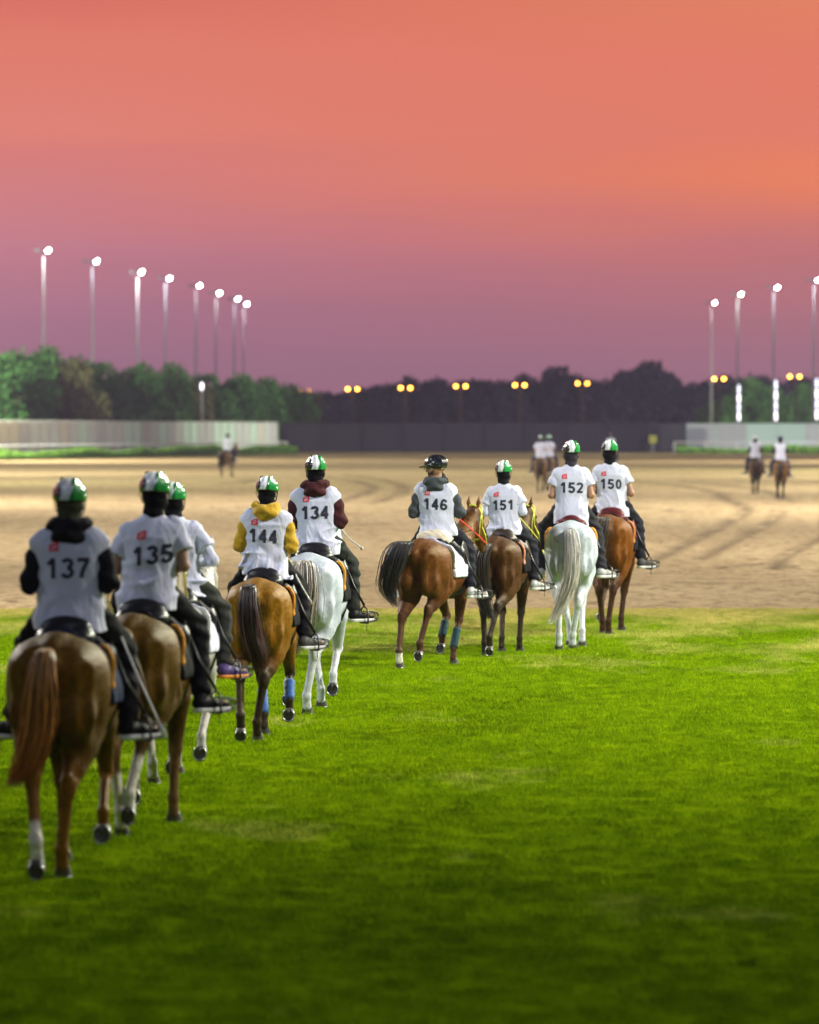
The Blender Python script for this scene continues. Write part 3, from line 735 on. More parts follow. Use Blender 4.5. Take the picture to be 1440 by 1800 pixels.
    vt = [(hem - .03, 0, -.012, .200 * vw, .172), (hem + .06, 0, -.012, .204 * vw, .168), (.12, 0, -.008, .196 * vw, .148), (.25, 0, -.002, .186 * vw, .134),
          (.38, 0, 0, .202 * vw, .136), (.47, 0, -.003, .222 * vw, .128), (.525, 0, -.003, .232 * vw, .108), (.555, 0, -.002, .205 * vw, .096), (.585, 0, 0, .140 * vw, .085), (.61, 0, .0, .09, .070), (.63, 0, 0, .075, .062)]
    f = Field(lo, hi, h)
    f.prof(T(vt), .02, 2.3)
    if p['sleeve'][0] != 'long':
        for s in (-1, 1): f.cone(A3(sh[s], (-s * .04, 0, -.01)), L3(sh[s], el[s], .12), .080, .078, .03, cap=True)
    if p['sleeve'][0] == 'long':
        for s in (-1, 1): f.cone(A3(sh[s], (-s * .09, 0, 0)), A3(sh[s], (-s * .034, -.004, -.010)), .088, .097, .03)
    X, Y, Z = f.XYZ()
    f.D = (f.D + wrinkle(X, Y, Z, ph, .0145 * p.get('wr', 1))).astype(np.float32)
    f.cut(lambda X, Y, Z: hem + .02 * np.sin(7 * X + ph) + .008 * np.sin(23 * X) - Z)
    f.cone(B((0, .03, .50)), B((0, -.01, .75)), .03, .082, .01, sub=True)
    P, F = f.mesh(1); vest = link('vest' if p['sleeve'][0] == 'long' or p.get('bib') else 'shirt', fast_mesh('vest', P, F), cloth('shirt_' + p['vc'][0], p['vc'][1], .85, .6), root)
    if near:
        tree = BVHTree.FromPolygons([tuple(v) for v in P], [tuple(int(i) for i in q) for q in F])
        def decal(mb_v, mb_f, name, m, z, x, d=.004):
            bm = bmesh.new(); vs = [bm.verts.new(v) for v in mb_v]
            for q in mb_f:
                try: bm.faces.new([vs[i] for i in q])
                except ValueError: pass
            bmesh.ops.triangulate(bm, faces=bm.faces[:])
            for _ in range(4):
                es = [e_ for e_ in bm.edges if e_.calc_length() > .014]
                if not es: break
                bmesh.ops.subdivide_edges(bm, edges=es, cuts=1); bmesh.ops.triangulate(bm, faces=[q for q in bm.faces if len(q.verts) > 3])
            for v in bm.verts:
                xx, zz = v.co.x + x + B((0, 0, z))[0], v.co.y + z + v.co.x * p.get('roll', 0)
                hit = tree.ray_cast(Vector((xx, -1, zz)), Vector((0, 1, 0)))
                v.co = Vector((xx, (hit[0].y if hit[0] else 0) - d, zz))
            me = bpy.data.meshes.new(name); bm.to_mesh(me); bm.free()
            return link(name, me, m, vest)
        if p.get('num'):
            ink = plain('number_ink', (.012, .014, .03), .6, var=.05)
            V_, F_ = digits(p['num'], .125, .290)
            decal(V_, F_, 'number', ink, p.get('numz', .36), p.get('numx', 0.0))
            red = plain('emblem_red', (.62, .006, .03), .6, var=.05); q = .031
            em = decal([(-q, -q, 0), (q, -q, 0), (q, q, 0), (-q * .2, q * .7, 0), (-q, q * .3, 0)], [(0, 1, 2, 3, 4)], 'emblem', red, p.get('numz', .36) + .135, p.get('numx', 0.0) - .085, .004)
            vs, fs = [], []
            def stroke(pts, w):
                for a, b_ in zip(pts, pts[1:]):
                    a, b_ = Vector(a), Vector(b_); n = (b_ - a).normalized(); n = Vector((-n.y, n.x, 0)) * w; o = len(vs)
                    vs.extend([tuple(a - n), tuple(b_ - n), tuple(b_ + n), tuple(a + n)]); fs.append((o, o + 1, o + 2, o + 3))
            stroke([(-.012, -.016, 0), (-.013, .0, 0), (-.004, .012, 0), (.008, .013, 0), (.015, .004, 0), (.013, -.009, 0), (.004, -.013, 0), (.0, -.003, 0)], .0016)
            stroke([(-.016, -.02, 0), (.006, -.006, 0)], .0014)
            mk = decal(vs, fs, 'emblem_mark', plain('emblem_white', (.8, .7, .7), .6), p.get('numz', .36) + .133, p.get('numx', 0.0) - .083, .008); mk.parent = vest
            mk.matrix_parent_inverse = Matrix()
    # --- head cover, hood, hair
    if p.get('cover', True):
        f = Field((-.3, -.3, .45), (.3, .4, 1.05), h * .85)
        f.ell(Hd((0, -.008, .005)), (.086, .100, .115), .02); f.cone(B((0, -.01, .56)), Hd((0, -.01, -.07)), .072, .070, .03)
        f.ell(Hd((0, .12, .01)), (.05, .06, .035), .01, sub=True)
        X, Y, Z = f.XYZ(); f.D = (f.D + .004 * np.sin(75 * Z + 20 * X + ph)).astype(np.float32)
        P, F = f.mesh(1); link('balaclava', fast_mesh('balaclava', P, F), cloth('cover_' + p['cc'][0], p['cc'][1], .9, .4), root)
    if p.get('hood'):
        f = Field((-.35, -.35, .40), (.35, .35, .85), h * .85)
        for a in range(-60, 241, 20):
            t = R(a); q = B((.095 * math.cos(t), -.015 - .085 * math.sin(t) * (1 if math.sin(t) > 0 else .7), .60 + (.0 if math.sin(t) > 0 else .0) + .02 * math.cos(t) ** 2))
            f.ell(q, (.042, .042, .050 - .0 * math.sin(t)), .03)
        f.ell(B((0, -.105, .555)), (.105, .05, .055), .04, rx=R(12)); f.ell(B((0, -.105, .61)), (.075, .05, .04), .04)
        X, Y, Z = f.XYZ(); f.D = (f.D + .009 * np.sin(55 * Z + 22 * np.abs(X) + ph + np.sin(30 * X))).astype(np.float32)
        P, F = f.mesh(1); link('hood', fast_mesh('hood', P, F), cloth('sleeve_' + p['sleeve'][1], p['sleeve'][2], .85, .6), root)
    if p.get('ponytail'):
        o_ = []
        for i in range(90):
            a = r.random() * 6.28; q = r.random() * .028
            pts = [Hd((0, -.10, -.04)), Hd((.0 + q * math.cos(a), -.135 + q * math.sin(a), -.10)), Hd((.01 + q * 1.3 * math.cos(a), -.14 + q * math.sin(a), -.20)), Hd((.0 + q * .8 * math.cos(a), -.12 + q * .5 * math.sin(a), -.27))]
            o_.append((catmull(pts, 4), .006))
        ribbon_mesh('hair', o_, (.05, .025, .02), root, r)
    em = plain('dark_eye', (.01, .008, .006), .08)
    if near:
        for s in (-1, 1):
            b = MB(); b.ball(Hd((s * .03, .086, .005)), .013, 8, 6); b.build('eye', em, root)
    if p.get('glasses'):
        b = MB()
        for s in (-1, 1):
            b.tube([Hd((s * .034 + .024 * math.cos(t), .112, .002 + .017 * math.sin(t))) for t in [2 * PI * i / 12 for i in range(12)]], .003, 5, closed=True, up=(0, 1, 0))
            b.tube([Hd((s * .058, .11, .008)), Hd((s * .082, .06, .010)), Hd((s * .084, .0, .0))], .003, 5)
        b.tube([Hd((-.010, .113, .006)), Hd((.010, .113, .006))], .003, 5)
        b.build('glasses', plain('glasses_frame', (.04, .02, .02), .2), root)
    # --- helmet
    f = Field((-.26, -.26, -.12), (.26, .32, .22), h * .72)
    f.ell((0, -.006, -.006), (.108, .136, .104), .01)
    for s in (-1, 0, 1):                                 # raised ribs and vents
        f.ell((s * .048, -.026, .008), (.016, .116, .097), .02)
    for s in (-1, 1):
        for k in range(4):
            a = R(-30 - k * 33); f.cone((s * .030, .145 * math.cos(R(200) + k * .45), .03 + .035 * k), (s * .032, .145 * math.cos(R(200) + k * .45) - .01, .05 + .03 * k), .008, .008, .004, sub=True)
            f.cone((s * .085, -.09 + k * .05, .055), (s * .085, -.09 + k * .05 + .02, .07), .010, .010, .006, sub=True)
            f.cone((s * .104, -.085 + k * .05, .0), (s * .108, -.085 + k * .05 + .02, .012), .010, .008, .006, sub=True)
    if p.get('peak'): f.ell((0, .155, -.035), (.066, .060, .010), .015, rx=R(-10))
    else: f.ell((0, .135, -.035), (.075, .045, .010), .015, rx=R(-6))
    f.cut(lambda X, Y, Z: -(Z + .050 + .10 * np.clip(Y, -.2, .2) * .25))
    P, F = f.mesh(2 if near else 1)
    x, z = P[:, 0], P[:, 2]; lft = -.036 + .008 * np.sin(z * 60 + 1); rgt = .030 + .010 * np.sin(z * 55)
    hm = p['helmet']; c = np.empty((len(P), 3)); bk = np.array((.008, .009, .014))
    if hm == 'flag':
        c[:] = (.74, .76, .80); c[x < lft] = bk; c[x > rgt] = (.004, .23, .045)
        dots = (np.sin(P[:, 1] * 130 + z * 40) * np.sin(z * 140)) > .90; c[dots & (x < lft)] = (.7, .72, .75)
    elif hm == 'black':
        c[:] = bk; dots = (np.sin(P[:, 1] * 110 + z * 40 + x * 60) * np.sin(z * 120 + x * 30)) > .985; c[dots] = (.5, .52, .6)
    else: c[:] = hm
    c[z < -.038] = (.006, .006, .008)
    Mx = Matrix.Translation(Vector(Hd((0, .0, .052)))) @ Mh.to_4x4()
    Pw = P @ np.array(Mh).T + np.array(Hd((0, 0, .052)))
    he = link('helmet', fast_mesh('helmet', Pw, F, c), attr_mat('helmet_shell', .24, .5, .35, 30, .05, 0, rvar=.04), root)
    b = MB()
    for s in (-1, 1): b.tube([Hd((s * .095, .02, .01)), Hd((s * .082, .035, -.06)), Hd((s * .03, .06, -.125)), Hd((0, .065, -.13))], .006, 6, .5)
    for s in (-1, 1): b.tube([Hd((s * .092, -.07, .0)), Hd((s * .088, -.01, -.05)), Hd((s * .082, .035, -.06))], .005, 6, .5)
    b.build('chin_strap', plain('strap_black', (.01, .01, .012), .6), he)
    return dict(root=root, toe=toe, heel=heel, an=an, kn=kn, ha=ha)

# digits drawn as bold grotesque outlines
def digits(txt, H, Wd):
    vs, fs = [], []; w = H * .106; dw = Wd / len(txt); cell = H * .60
    def st_(pts, ox):
        P_ = [Vector((p_[0] * cell + ox, (p_[1] - .5) * H)) for p_ in pts]
        L_, R_ = [], []
        for i, q in enumerate(P_):
            a = P_[i - 1] if i else q; b = P_[i + 1] if i < len(P_) - 1 else q
            d = (b - a).normalized(); n = Vector((-d.y, d.x)); 
            if 0 < i < len(P_) - 1:
                d1 = (q - a).normalized(); n1 = Vector((-d1.y, d1.x)); n = n / max(.5, n.dot(n1))
            L_.append(q + n * w); R_.append(q - n * w)
        o = len(vs)
        for a, b in zip(L_, R_): vs.extend([(a.x, a.y, 0), (b.x, b.y, 0)])
        for i in range(len(P_) - 1): fs.append((o + 2 * i, o + 2 * i + 1, o + 2 * i + 3, o + 2 * i + 2))
    def arc(cx, cy, rx, ry, a0, a1, n=14):
        return [(cx + rx * math.cos(R(a0 + (a1 - a0) * i / n)), cy + ry * math.sin(R(a0 + (a1 - a0) * i / n))) for i in range(n + 1)]
    tk = .106; tx = tk * H / cell
    for i, ch in enumerate(txt):
        ox = (i - (len(txt) - 1) / 2) * dw - .5 * cell
        if ch == '1': st_([(.60, 0), (.60, 1.0)], ox); st_([(.14, .70), (.34, .79), (.58, .97)], ox)
        elif ch == '4': st_([(.70, 0), (.70, 1.0)], ox); st_([(.72, .93), (.08, .30)], ox); st_([(0, .31), (.98, .31)], ox)
        elif ch == '7': st_([(.02, .90), (.98, .90)], ox); st_([(.90, .88), (.56, .50), (.40, .22), (.36, 0)], ox)
        elif ch == '0': st_(arc(.5, .5, .5 - tx, .40, -90, 270, 24), ox)
        elif ch == '3': st_(arc(.48, .73, .36, .18, 165, -90, 14), ox); st_(arc(.48, .29, .40, .21, 90, -165, 14), ox)
        elif ch == '5': st_([(.95, .90), (.24, .90), (.14, .46), (.30, .545)] , ox); st_(arc(.47, .32, .40, .235, 118, -160, 14), ox)
        elif ch == '2': st_(arc(.49, .70, .38, .20, 170, -10, 10) + [(.74, .48), (.40, .25), (.14, .06)], ox); st_([(.04, .095), (.96, .095)], ox)
        elif ch == '6': st_(arc(.50, .30, .37, .205, 90, 450, 20), ox); st_([(.90, .74)] + arc(.54, .66, .30, .245, 50, 150, 8) + [(.15, .52), (.13, .34)], ox)
    return vs, fs

# stirrup, leather and cage belong to the horse's saddle
def stirrups(horse, rid, hs, rs, dz):
    """foot positions come from the rider's frame, whose seat sits dz above the horse origin"""
    k = rs / hs
    for s in (-1, 1):
        def T_(q): return (q[0] * k, q[1] * k + .03, q[2] * k + dz)
        he, to, an, kn = T_(rid['heel'][s]), T_(rid['toe'][s]), T_(rid['an'][s]), T_(rid['kn'][s])
        mid = L3(he, to, .62); d = Vector(A3(to, [-c for c in he])).normalized(); sd = Vector((-d.y, d.x, 0))
        b = MB(); q = Vector(mid); w = .054
        b.tube([q + sd * w + Vector((0, 0, -.05)), q + sd * w + Vector((0, 0, .02)), q + sd * w * .8 + Vector((0, 0, .075)), q + Vector((0, 0, .105)), q - sd * w * .8 + Vector((0, 0, .075)), q - sd * w + Vector((0, 0, .02)), q - sd * w + Vector((0, 0, -.05))], .008, 6)
        b.tube([q + sd * w + Vector((0, 0, -.05)), q - sd * w + Vector((0, 0, -.05))], .011, 6, 1.6)
        st = b.build('stirrup', plain('stirrup_steel', (.05, .05, .055), .4, .3), horse)
        b = MB(); tq = Vector(to)
        for o_ in (-1, -.4, .4, 1):
            b.tube(catmull([q + sd * w * .9 * o_ + Vector((0, 0, .06 * (1 - o_ * o_ * .5))), tq + d * .045 + sd * w * .6 * o_ + Vector((0, 0, .045)), tq + d * .05 + sd * w * .6 * o_ + Vector((0, 0, -.02)), q + sd * w * .9 * o_ + Vector((0, 0, -.05))], 4), .005, 5)
        b.build('toe_cage', plain('cage_black', (.012, .012, .014), .35), st)
        b = MB(); b.tube([(s * .24, .20, 1.36), (s * .33, .17, 1.15), (q.x, q.y, q.z + .11)], .012, 6, .35)
        b.build('stirrup_leather', plain('leather_black', (.012, .011, .010), .4), horse)
        # loose end of the strap that dangles beside the foot
        b = MB(); e_ = q + sd * w * .9 * s + Vector((s * .02, 0, -.02)); 
        b.tube(catmull([e_ + Vector((0, 0, .06)), e_ + Vector((s * .03, .01, -.03)), e_ + Vector((s * .035, .01, -.11))], 4), .0035, 5)
        b.build('strap_end', plain('leather_black', (.012, .011, .010), .4), horse)

def crop(loc_from, loc_to, label, horse, loop=True, col=(.75, .75, .7)):
    a, b_ = Vector(loc_from), Vector(loc_to); root = thing('riding_crop', label, 'riding crop', a)
    d = b_ - a; b = MB(); md = d * .5 + Vector((0, 0, -.02)); b.tube(catmull([(0, 0, 0), md, d], 5), .007, 6)
    b.build('shaft', plain('crop_shaft_%d' % int(col[0] * 100), col + (1,), .4), root)
    b = MB(); b.tube([d, d * 1.04, d * 1.09 + Vector((0, 0, -.01))], [.010, .020, .016], 6, .35); b.build('keeper', plain('crop_keeper', (.7, .7, .66), .5), root)
    b = MB(); b.tube([d * .03, d * .14], .010, 6); b.build('grip', plain('crop_grip_yellow', (.65, .55, .04), .5), root)
    return root

# ------------------------------------------------------------------ ground
rng = np.random.default_rng(7)
def vnoise(X, Y, sc, seed):
    g = np.random.default_rng(seed).random((256, 256)); x, y = X / sc, Y / sc
    xi, yi = np.floor(x).astype(int), np.floor(y).astype(int); fx, fy = x - xi, y - yi
    fx, fy = fx * fx * (3 - 2 * fx), fy * fy * (3 - 2 * fy); q = lambda a, b: g[(xi + a) % 256, (yi + b) % 256]
    return (q(0, 0) * (1 - fx) + q(1, 0) * fx) * (1 - fy) + (q(0, 1) * (1 - fx) + q(1, 1) * fx) * fy
EDGE = 68.0
m_sand, t, b = mat('sand')
pos = N(t, 'ShaderNodeNewGeometry').outputs['Position']
c1 = ramp(t, noise(t, mapping(t, pos, (.07, .035, 1), (0, 0, .5)), 1, 5, .6, 1.2), [(.3, (.41, .295, .155, 1)), (.5, (.475, .352, .190, 1)), (.7, (.53, .40, .225, 1))])
c2 = ramp(t, noise(t, pos, 2.6, 6, .75), [(.36, (.52, .48, .45, 1)), (.48, (.95, .95, .95, 1)), (.66, (1.22, 1.22, 1.22, 1))])
c = mix(t, 1.0, c1, c2, 'MULTIPLY')
# raked and driven tracks: curved strips of packed, damper sand
trk = N(t, 'ShaderNodeAttribute', attribute_name='track').outputs['Fac']
c = mix(t, mth(t, 'MULTIPLY', trk, .9), c, (.17, .12, .07, 1))
sy = N(t, 'ShaderNodeSeparateXYZ'); t.links.new(pos, sy.inputs[0])
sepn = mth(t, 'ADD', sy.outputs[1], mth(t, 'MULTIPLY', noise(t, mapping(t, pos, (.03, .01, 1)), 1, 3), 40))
shade_belt = ramp(t, mth(t, 'DIVIDE', sepn, 600), [(.30, (1, 1, 1, 1)), (.40, (.84, .85, .78, 1)), (.52, (.82, .85, .76, 1)), (.62, (1, 1, .88, 1)), (1, (1, .98, .86, 1))])  # uneven lighting of the far sand, put in as a darker band
c = mix(t, 1.0, c, shade_belt, 'MULTIPLY')
t.links.new(c, b.inputs['Base Color']); b.inputs['Roughness'].default_value = .95; b.inputs['Specular IOR Level'].default_value = .1
bn = N(t, 'ShaderNodeBump', i_Strength=1.0, i_Distance=.10)
t.links.new(mth(t, 'SUBTRACT', mth(t, 'ADD', noise(t, pos, 5, 6, .7), mth(t, 'MULTIPLY', noise(t, mapping(t, pos, (.8, .3, 1)), 1, 4), 1.5)), mth(t, 'MULTIPLY', trk, .8)), bn.inputs['Height'])
t.links.new(bn.outputs[0], b.inputs['Normal'])
mb = MB(); mb.add([(-2500, -300, -.05), (2500, -300, -.05), (2500, 3500, -.05), (-2500, 3500, -.05)], [(0, 1, 2, 3)])
tag(mb.build('ground', m_sand, smooth=False), kind='structure')
# sand arena surface with trodden relief
xs = np.arange(-20, 20.01, .11); ys = np.concatenate([np.arange(EDGE - 1.5, 150, .12), np.arange(150, 300, .35)])
Xg, Yg = np.meshgrid(xs, ys, indexing='ij')
Zg = .024 * (vnoise(Xg, Yg, 3.1, 1) - .5) + .034 * (vnoise(Xg, Yg, .7, 2) - .5) + .05 * (vnoise(Xg, Yg, .33, 3) - .5) * (vnoise(Xg, Yg, 7, 4) > .35)
Zg = Zg + np.clip((96 - Yg) / 26, 0, 1) * (.06 * (vnoise(Xg, Yg, .24, 8) - .5) + .05 * (vnoise(Xg, Yg, .5, 9) - .5))
Zg = Zg * np.clip((Yg - EDGE + 1.2) / 1.5, .1, 1) * np.clip((300 - Yg) / 60, 0, 1) * np.clip((20 - np.abs(Xg)) / 3, 0, 1) - .012
LINES = [[(5, 94), (7, 112), (9.5, 135), (11.2, 152), (12, 170)], [(5.9, 94), (7.9, 111), (10.5, 133), (12.3, 152)], [(7, 88), (8.3, 100), (10.5, 115), (13, 130)], [(8, 86), (9.4, 98), (11.8, 112), (14, 124)],
         [(-1.4, 165), (-.5, 185), (-.3, 211), (-1.5, 240), (-4, 268)], [(-3.2, 160), (-2.0, 185), (-1.7, 211), (-3, 236), (-6, 262)], [(-14, 149), (-9, 152), (-5, 158), (-3, 163)], [(-12.5, 131), (-8, 133), (-4, 139), (0, 150), (1, 162)],
         [(-12, 119), (-7, 121), (-2, 127), (3, 138), (6, 152)], [(-10.5, 103), (-6, 104), (-2, 107)], [(-9, 90), (-4, 91), (0, 94), (3, 100)], [(9, 148), (6, 168), (2, 190), (-2, 205)], [(12, 172), (13, 200), (11.5, 232), (6, 260)], [(14, 168), (15.4, 200), (14, 236)],
         [(-16, 185), (-10, 188), (-4, 196)], [(2, 78), (6, 81), (11, 83)], [(-6, 77), (-1, 79), (4, 85), (7, 92)], [(4, 215), (8, 238), (9, 262)], [(-14, 210), (-9, 222), (-8, 240)]]
Tr = np.zeros_like(Xg)
for L_ in LINES:
    Pn = [tuple(v) for v in catmull([(a, b_, 0) for a, b_ in L_], 5)]
    for (x0, y0, _), (x1, y1, _) in zip(Pn, Pn[1:]):
        mx = (Xg > min(x0, x1) - 1.5) & (Xg < max(x0, x1) + 1.5) & (Yg > min(y0, y1) - 3) & (Yg < max(y0, y1) + 3)
        if not mx.any(): continue
        dx, dy = x1 - x0, y1 - y0; xx, yy = Xg[mx], Yg[mx]; tt = np.clip(((xx - x0) * dx + (yy - y0) * dy) / (dx * dx + dy * dy), 0, 1)
        wd = .11 + .0011 * y0; dd_ = np.hypot(xx - x0 - tt * dx, yy - y0 - tt * dy); Tr[mx] = np.maximum(Tr[mx], np.exp(-(dd_ / wd) ** 2))
Tr *= .7 + .3 * vnoise(Xg, Yg, 2.3, 21)
Zg = Zg - .045 * Tr + .03 * np.sin(Xg * 1.1 + Yg * 3.4 + 3 * vnoise(Xg, Yg, 14, 22)) * (vnoise(Xg, Yg, 9, 23) > .5) * .35
nx_, ny_ = Xg.shape; I = np.arange(nx_ * ny_).reshape(nx_, ny_)
Fq = np.stack([I[:-1, :-1], I[1:, :-1], I[1:, 1:], I[:-1, 1:]], -1).reshape(-1, 4)
sand_ = tag(link('sand', fast_mesh('sand', np.stack([Xg, Yg, Zg], -1).reshape(-1, 3), Fq), m_sand), kind='structure')
ta = sand_.data.attributes.new('track', 'FLOAT', 'POINT'); ta.data.foreach_set('value', np.ascontiguousarray(Tr.ravel(), dtype=np.float32))

m_turf, t, b = mat('turf')
def turf_colour(t, dark=1.0):
    pos = N(t, 'ShaderNodeNewGeometry').outputs['Position']
    s_ = N(t, 'ShaderNodeSeparateXYZ'); t.links.new(pos, s_.inputs[0])
    n1 = noise(t, mapping(t, pos, (.55, .22, 1)), 1, 4, .6); n2 = noise(t, mapping(t, pos, (5, 2.2, 1)), 1, 4, .65)
    g = ramp(t, n2, [(.25, (.118 * dark, .182 * dark, .0006 * dark, 1)), (.5, (.188 * dark, .312 * dark, .0008 * dark, 1)), (.75, (.28 * dark, .41 * dark, .002 * dark, 1))])
    far = mth(t, 'MULTIPLY', mth(t, 'SUBTRACT', s_.outputs[1], 47.0), .045, clamp=True)
    dry = mth(t, 'ADD', mth(t, 'ADD', mth(t, 'MULTIPLY', far, .30), n1), mth(t, 'MULTIPLY', mth(t, 'SUBTRACT', s_.outputs[1], 65.4), .16, clamp=True))
    dry = ramp(t, dry, [(.60, (0, 0, 0, 1)), (.86, (1, 1, 1, 1))])
    dry = mth(t, 'MULTIPLY', dry, ramp(t, n2, [(.32, (.3,) * 3 + (1,)), (.55, (1,) * 3 + (1,))]))
    n3 = noise(t, mapping(t, pos, (1.1, .55, 1), (0, 0, .2)), 1, 5, .7, .6)
    g = mix(t, 1.0, g, ramp(t, n3, [(.32, (.72, .76, .7, 1)), (.5, (1, 1, 1, 1)), (.7, (1.15, 1.08, 1, 1))]), 'MULTIPLY')
    return mix(t, mth(t, 'MULTIPLY', dry, .9), g, (.62 * dark, .52 * dark, .16 * dark, 1)), pos
c, pos = turf_colour(t, .62)
t.links.new(c, b.inputs['Base Color']); b.inputs['Roughness'].default_value = 1.0; b.inputs['Specular IOR Level'].default_value = 0.0
bn = N(t, 'ShaderNodeBump', i_Strength=1.0, i_Distance=.04); t.links.new(noise(t, pos, 16, 5, .7), bn.inputs['Height']); t.links.new(bn.outputs[0], b.inputs['Normal'])
mb = MB(); vs = []; n = 500
exs = [(-220 + 190 * i / 30) for i in range(30)] + [(-30 + 60 * i / n) for i in range(n)] + [(30 + 190 * i / 30) for i in range(31)]
ey = [EDGE + float(vnoise(np.array([x]), np.array([0.0]), 1.7, 11)[0] - .5) * 1.6 + float(vnoise(np.array([x]), np.array([3.0]), .4, 12)[0] - .5) * 1.0 for x in exs]
for x, y in zip(exs, ey): vs += [(x, -60, .02), (x, y, .02)]
mb.add(vs, [(2 * i, 2 * i + 2, 2 * i + 3, 2 * i + 1) for i in range(len(exs) - 1)])
tag(mb.build('lawn', m_turf, smooth=False), kind='structure')

# mown grass: clumps of blades scattered over the part of the lawn that can be seen
m_blade, t, b = mat('grass_blade'); c, pos = turf_colour(t, 1.0)
t.links.new(c, b.inputs['Base Color']); b.inputs['Roughness'].default_value = 1.0; b.inputs['Specular IOR Level'].default_value = 0.0
V, F = [], []
rr = random.Random(5)
def blade_clump(nb, rad, hmin, hmax, w):
    V, F = [], []
    for i in range(nb):
        a = rr.random() * 2 * PI; q = rad * math.sqrt(rr.random()); x, y = q * math.cos(a), q * math.sin(a); hh = rr.uniform(hmin, hmax)
        a2 = rr.random() * 2 * PI; lx, ly = math.cos(a2) * hh * rr.uniform(.1, .7), math.sin(a2) * hh * rr.uniform(.1, .7); a3 = rr.random() * PI; wx, wy = math.cos(a3) * w, math.sin(a3) * w; o = len(V)
        V += [(x - wx, y - wy, 0), (x + wx, y + wy, 0), (x + lx * .35 + wx * .7, y + ly * .35 + wy * .7, hh * .55), (x + lx * .35 - wx * .7, y + ly * .35 - wy * .7, hh * .55), (x + lx, y + ly, hh)]
        F += [(o, o + 1, o + 2, o + 3), (o + 3, o + 2, o + 4)]
    return V, F
V, F = blade_clump(34, .11, .012, .034, .0026)
cm = bpy.data.meshes.new('grass_clump'); cm.from_pydata(V, [], F); cm.materials.append(m_blade)
co_ = bpy.data.objects.new('grass_clump', cm)
mb = MB(); mb.add([(-4.6, 17, .016), (4.6, 17, .016), (10.5, EDGE + .35, .016), (-10.5, EDGE + .35, .016)], [(0, 1, 2, 3)])
go = mb.build('grass', m_blade, smooth=False); tag(go, 'short green turf grass covering the near half of the ground', 'grass', kind='stuff')
ng = bpy.data.node_groups.new('grass_scatter', 'GeometryNodeTree')
ng.interface.new_socket('Geometry', in_out='INPUT', socket_type='NodeSocketGeometry'); ng.interface.new_socket('Geometry', in_out='OUTPUT', socket_type='NodeSocketGeometry')
gi, gout = ng.nodes.new('NodeGroupInput'), ng.nodes.new('NodeGroupOutput')
dp = ng.nodes.new('GeometryNodeDistributePointsOnFaces'); dp.inputs['Density'].default_value = 75.0
oi = ng.nodes.new('GeometryNodeObjectInfo'); oi.inputs['Object'].default_value = co_
ip = ng.nodes.new('GeometryNodeInstanceOnPoints')
rv = ng.nodes.new('FunctionNodeRandomValue'); rv.data_type = 'FLOAT_VECTOR'; rv.inputs[0].default_value = (-.12, -.12, 0); rv.inputs[1].default_value = (.12, .12, 6.28)
rs_ = ng.nodes.new('FunctionNodeRandomValue'); rs_.data_type = 'FLOAT'; rs_.inputs[2].default_value = .6; rs_.inputs[3].default_value = 1.25
ng.links.new(gi.outputs[0], dp.inputs['Mesh']); ng.links.new(dp.outputs['Points'], ip.inputs['Points']); ng.links.new(oi.outputs['Geometry'], ip.inputs['Instance'])
ng.links.new(rv.outputs[0], ip.inputs['Rotation']); ng.links.new(rs_.outputs[1], ip.inputs['Scale'])
ng.links.new(ip.outputs[0], gout.inputs[0])
gm = go.modifiers.new('scatter', 'NODES'); gm.node_group = ng

# ------------------------------------------------------------------ foliage
def leaf_mat(name, a, b_):
    if name in _mc: return _mc[name]
    m, t, b = mat(name)
    at = N(t, 'ShaderNodeAttribute', attribute_name='col').outputs['Fac']
    c = ramp(t, at, [(0, a), (1, b_)]); t.links.new(c, b.inputs['Base Color']); b.inputs['Roughness'].default_value = .7; b.inputs['Specular IOR Level'].default_value = .15
    _mc[name] = m; return m
def crown_mesh(name, W, H0, H1, lobes, n, size, droop, seed):
    g = np.random.default_rng(seed); L = []
    for i in range(lobes):
        a = g.random() * 2 * PI; q = math.sqrt(g.random()) * .62; zc = H0 + (H1 - H0) * (.18 + .66 * g.random())
        rr_ = W * .5 * (.22 + .30 * g.random()); taper = 1 - .45 * max(0, (zc - H0) / (H1 - H0) - .45)
        L.append((W * .5 * q * math.cos(a) * taper, W * .5 * q * math.sin(a) * taper, zc, rr_, rr_ * (.65 + .35 * g.random()), g.random()))
    L = np.array(L); k = g.integers(0, lobes, n); d = g.normal(size=(n, 3)); d /= np.linalg.norm(d, axis=1)[:, None]
    rad = (.45 + .62 * g.random(n) ** .6 + (g.random(n) > .93) * g.random(n) * .45)[:, None]
    P = L[k, :3] + d * rad * np.stack([L[k, 3], L[k, 3], L[k, 4]], 1)
    if droop: P[:, 2] -= g.random(n) ** 2 * droop * (1 - np.abs(d[:, 2]))
    P[:, 2] = np.maximum(P[:, 2], .3 + g.random(n) * .4)
    u = g.normal(size=(n, 3)); u[:, 2] *= (2.0 if droop else .7); u /= np.linalg.norm(u, axis=1)[:, None]; v = np.cross(u, g.normal(size=(n, 3))); v /= np.linalg.norm(v, axis=1)[:, None]
    s = size * (.5 + g.random(n))[:, None]; w = s * .42
    bend = np.cross(u, v) * s * .18
    V = np.stack([P - u * s * .5, P + v * w * .5 + bend, P + u * s * .5, P - v * w * .5 + bend], 1).reshape(-1, 3)
    F = np.arange(4 * n).reshape(n, 4)
    shade = np.clip(.25 + .45 * L[k, 5] + .3 * g.random(n), 0, 1); col = np.repeat(shade, 4)[:, None] * np.ones(3)
    return fast_mesh(name, V, F, col)
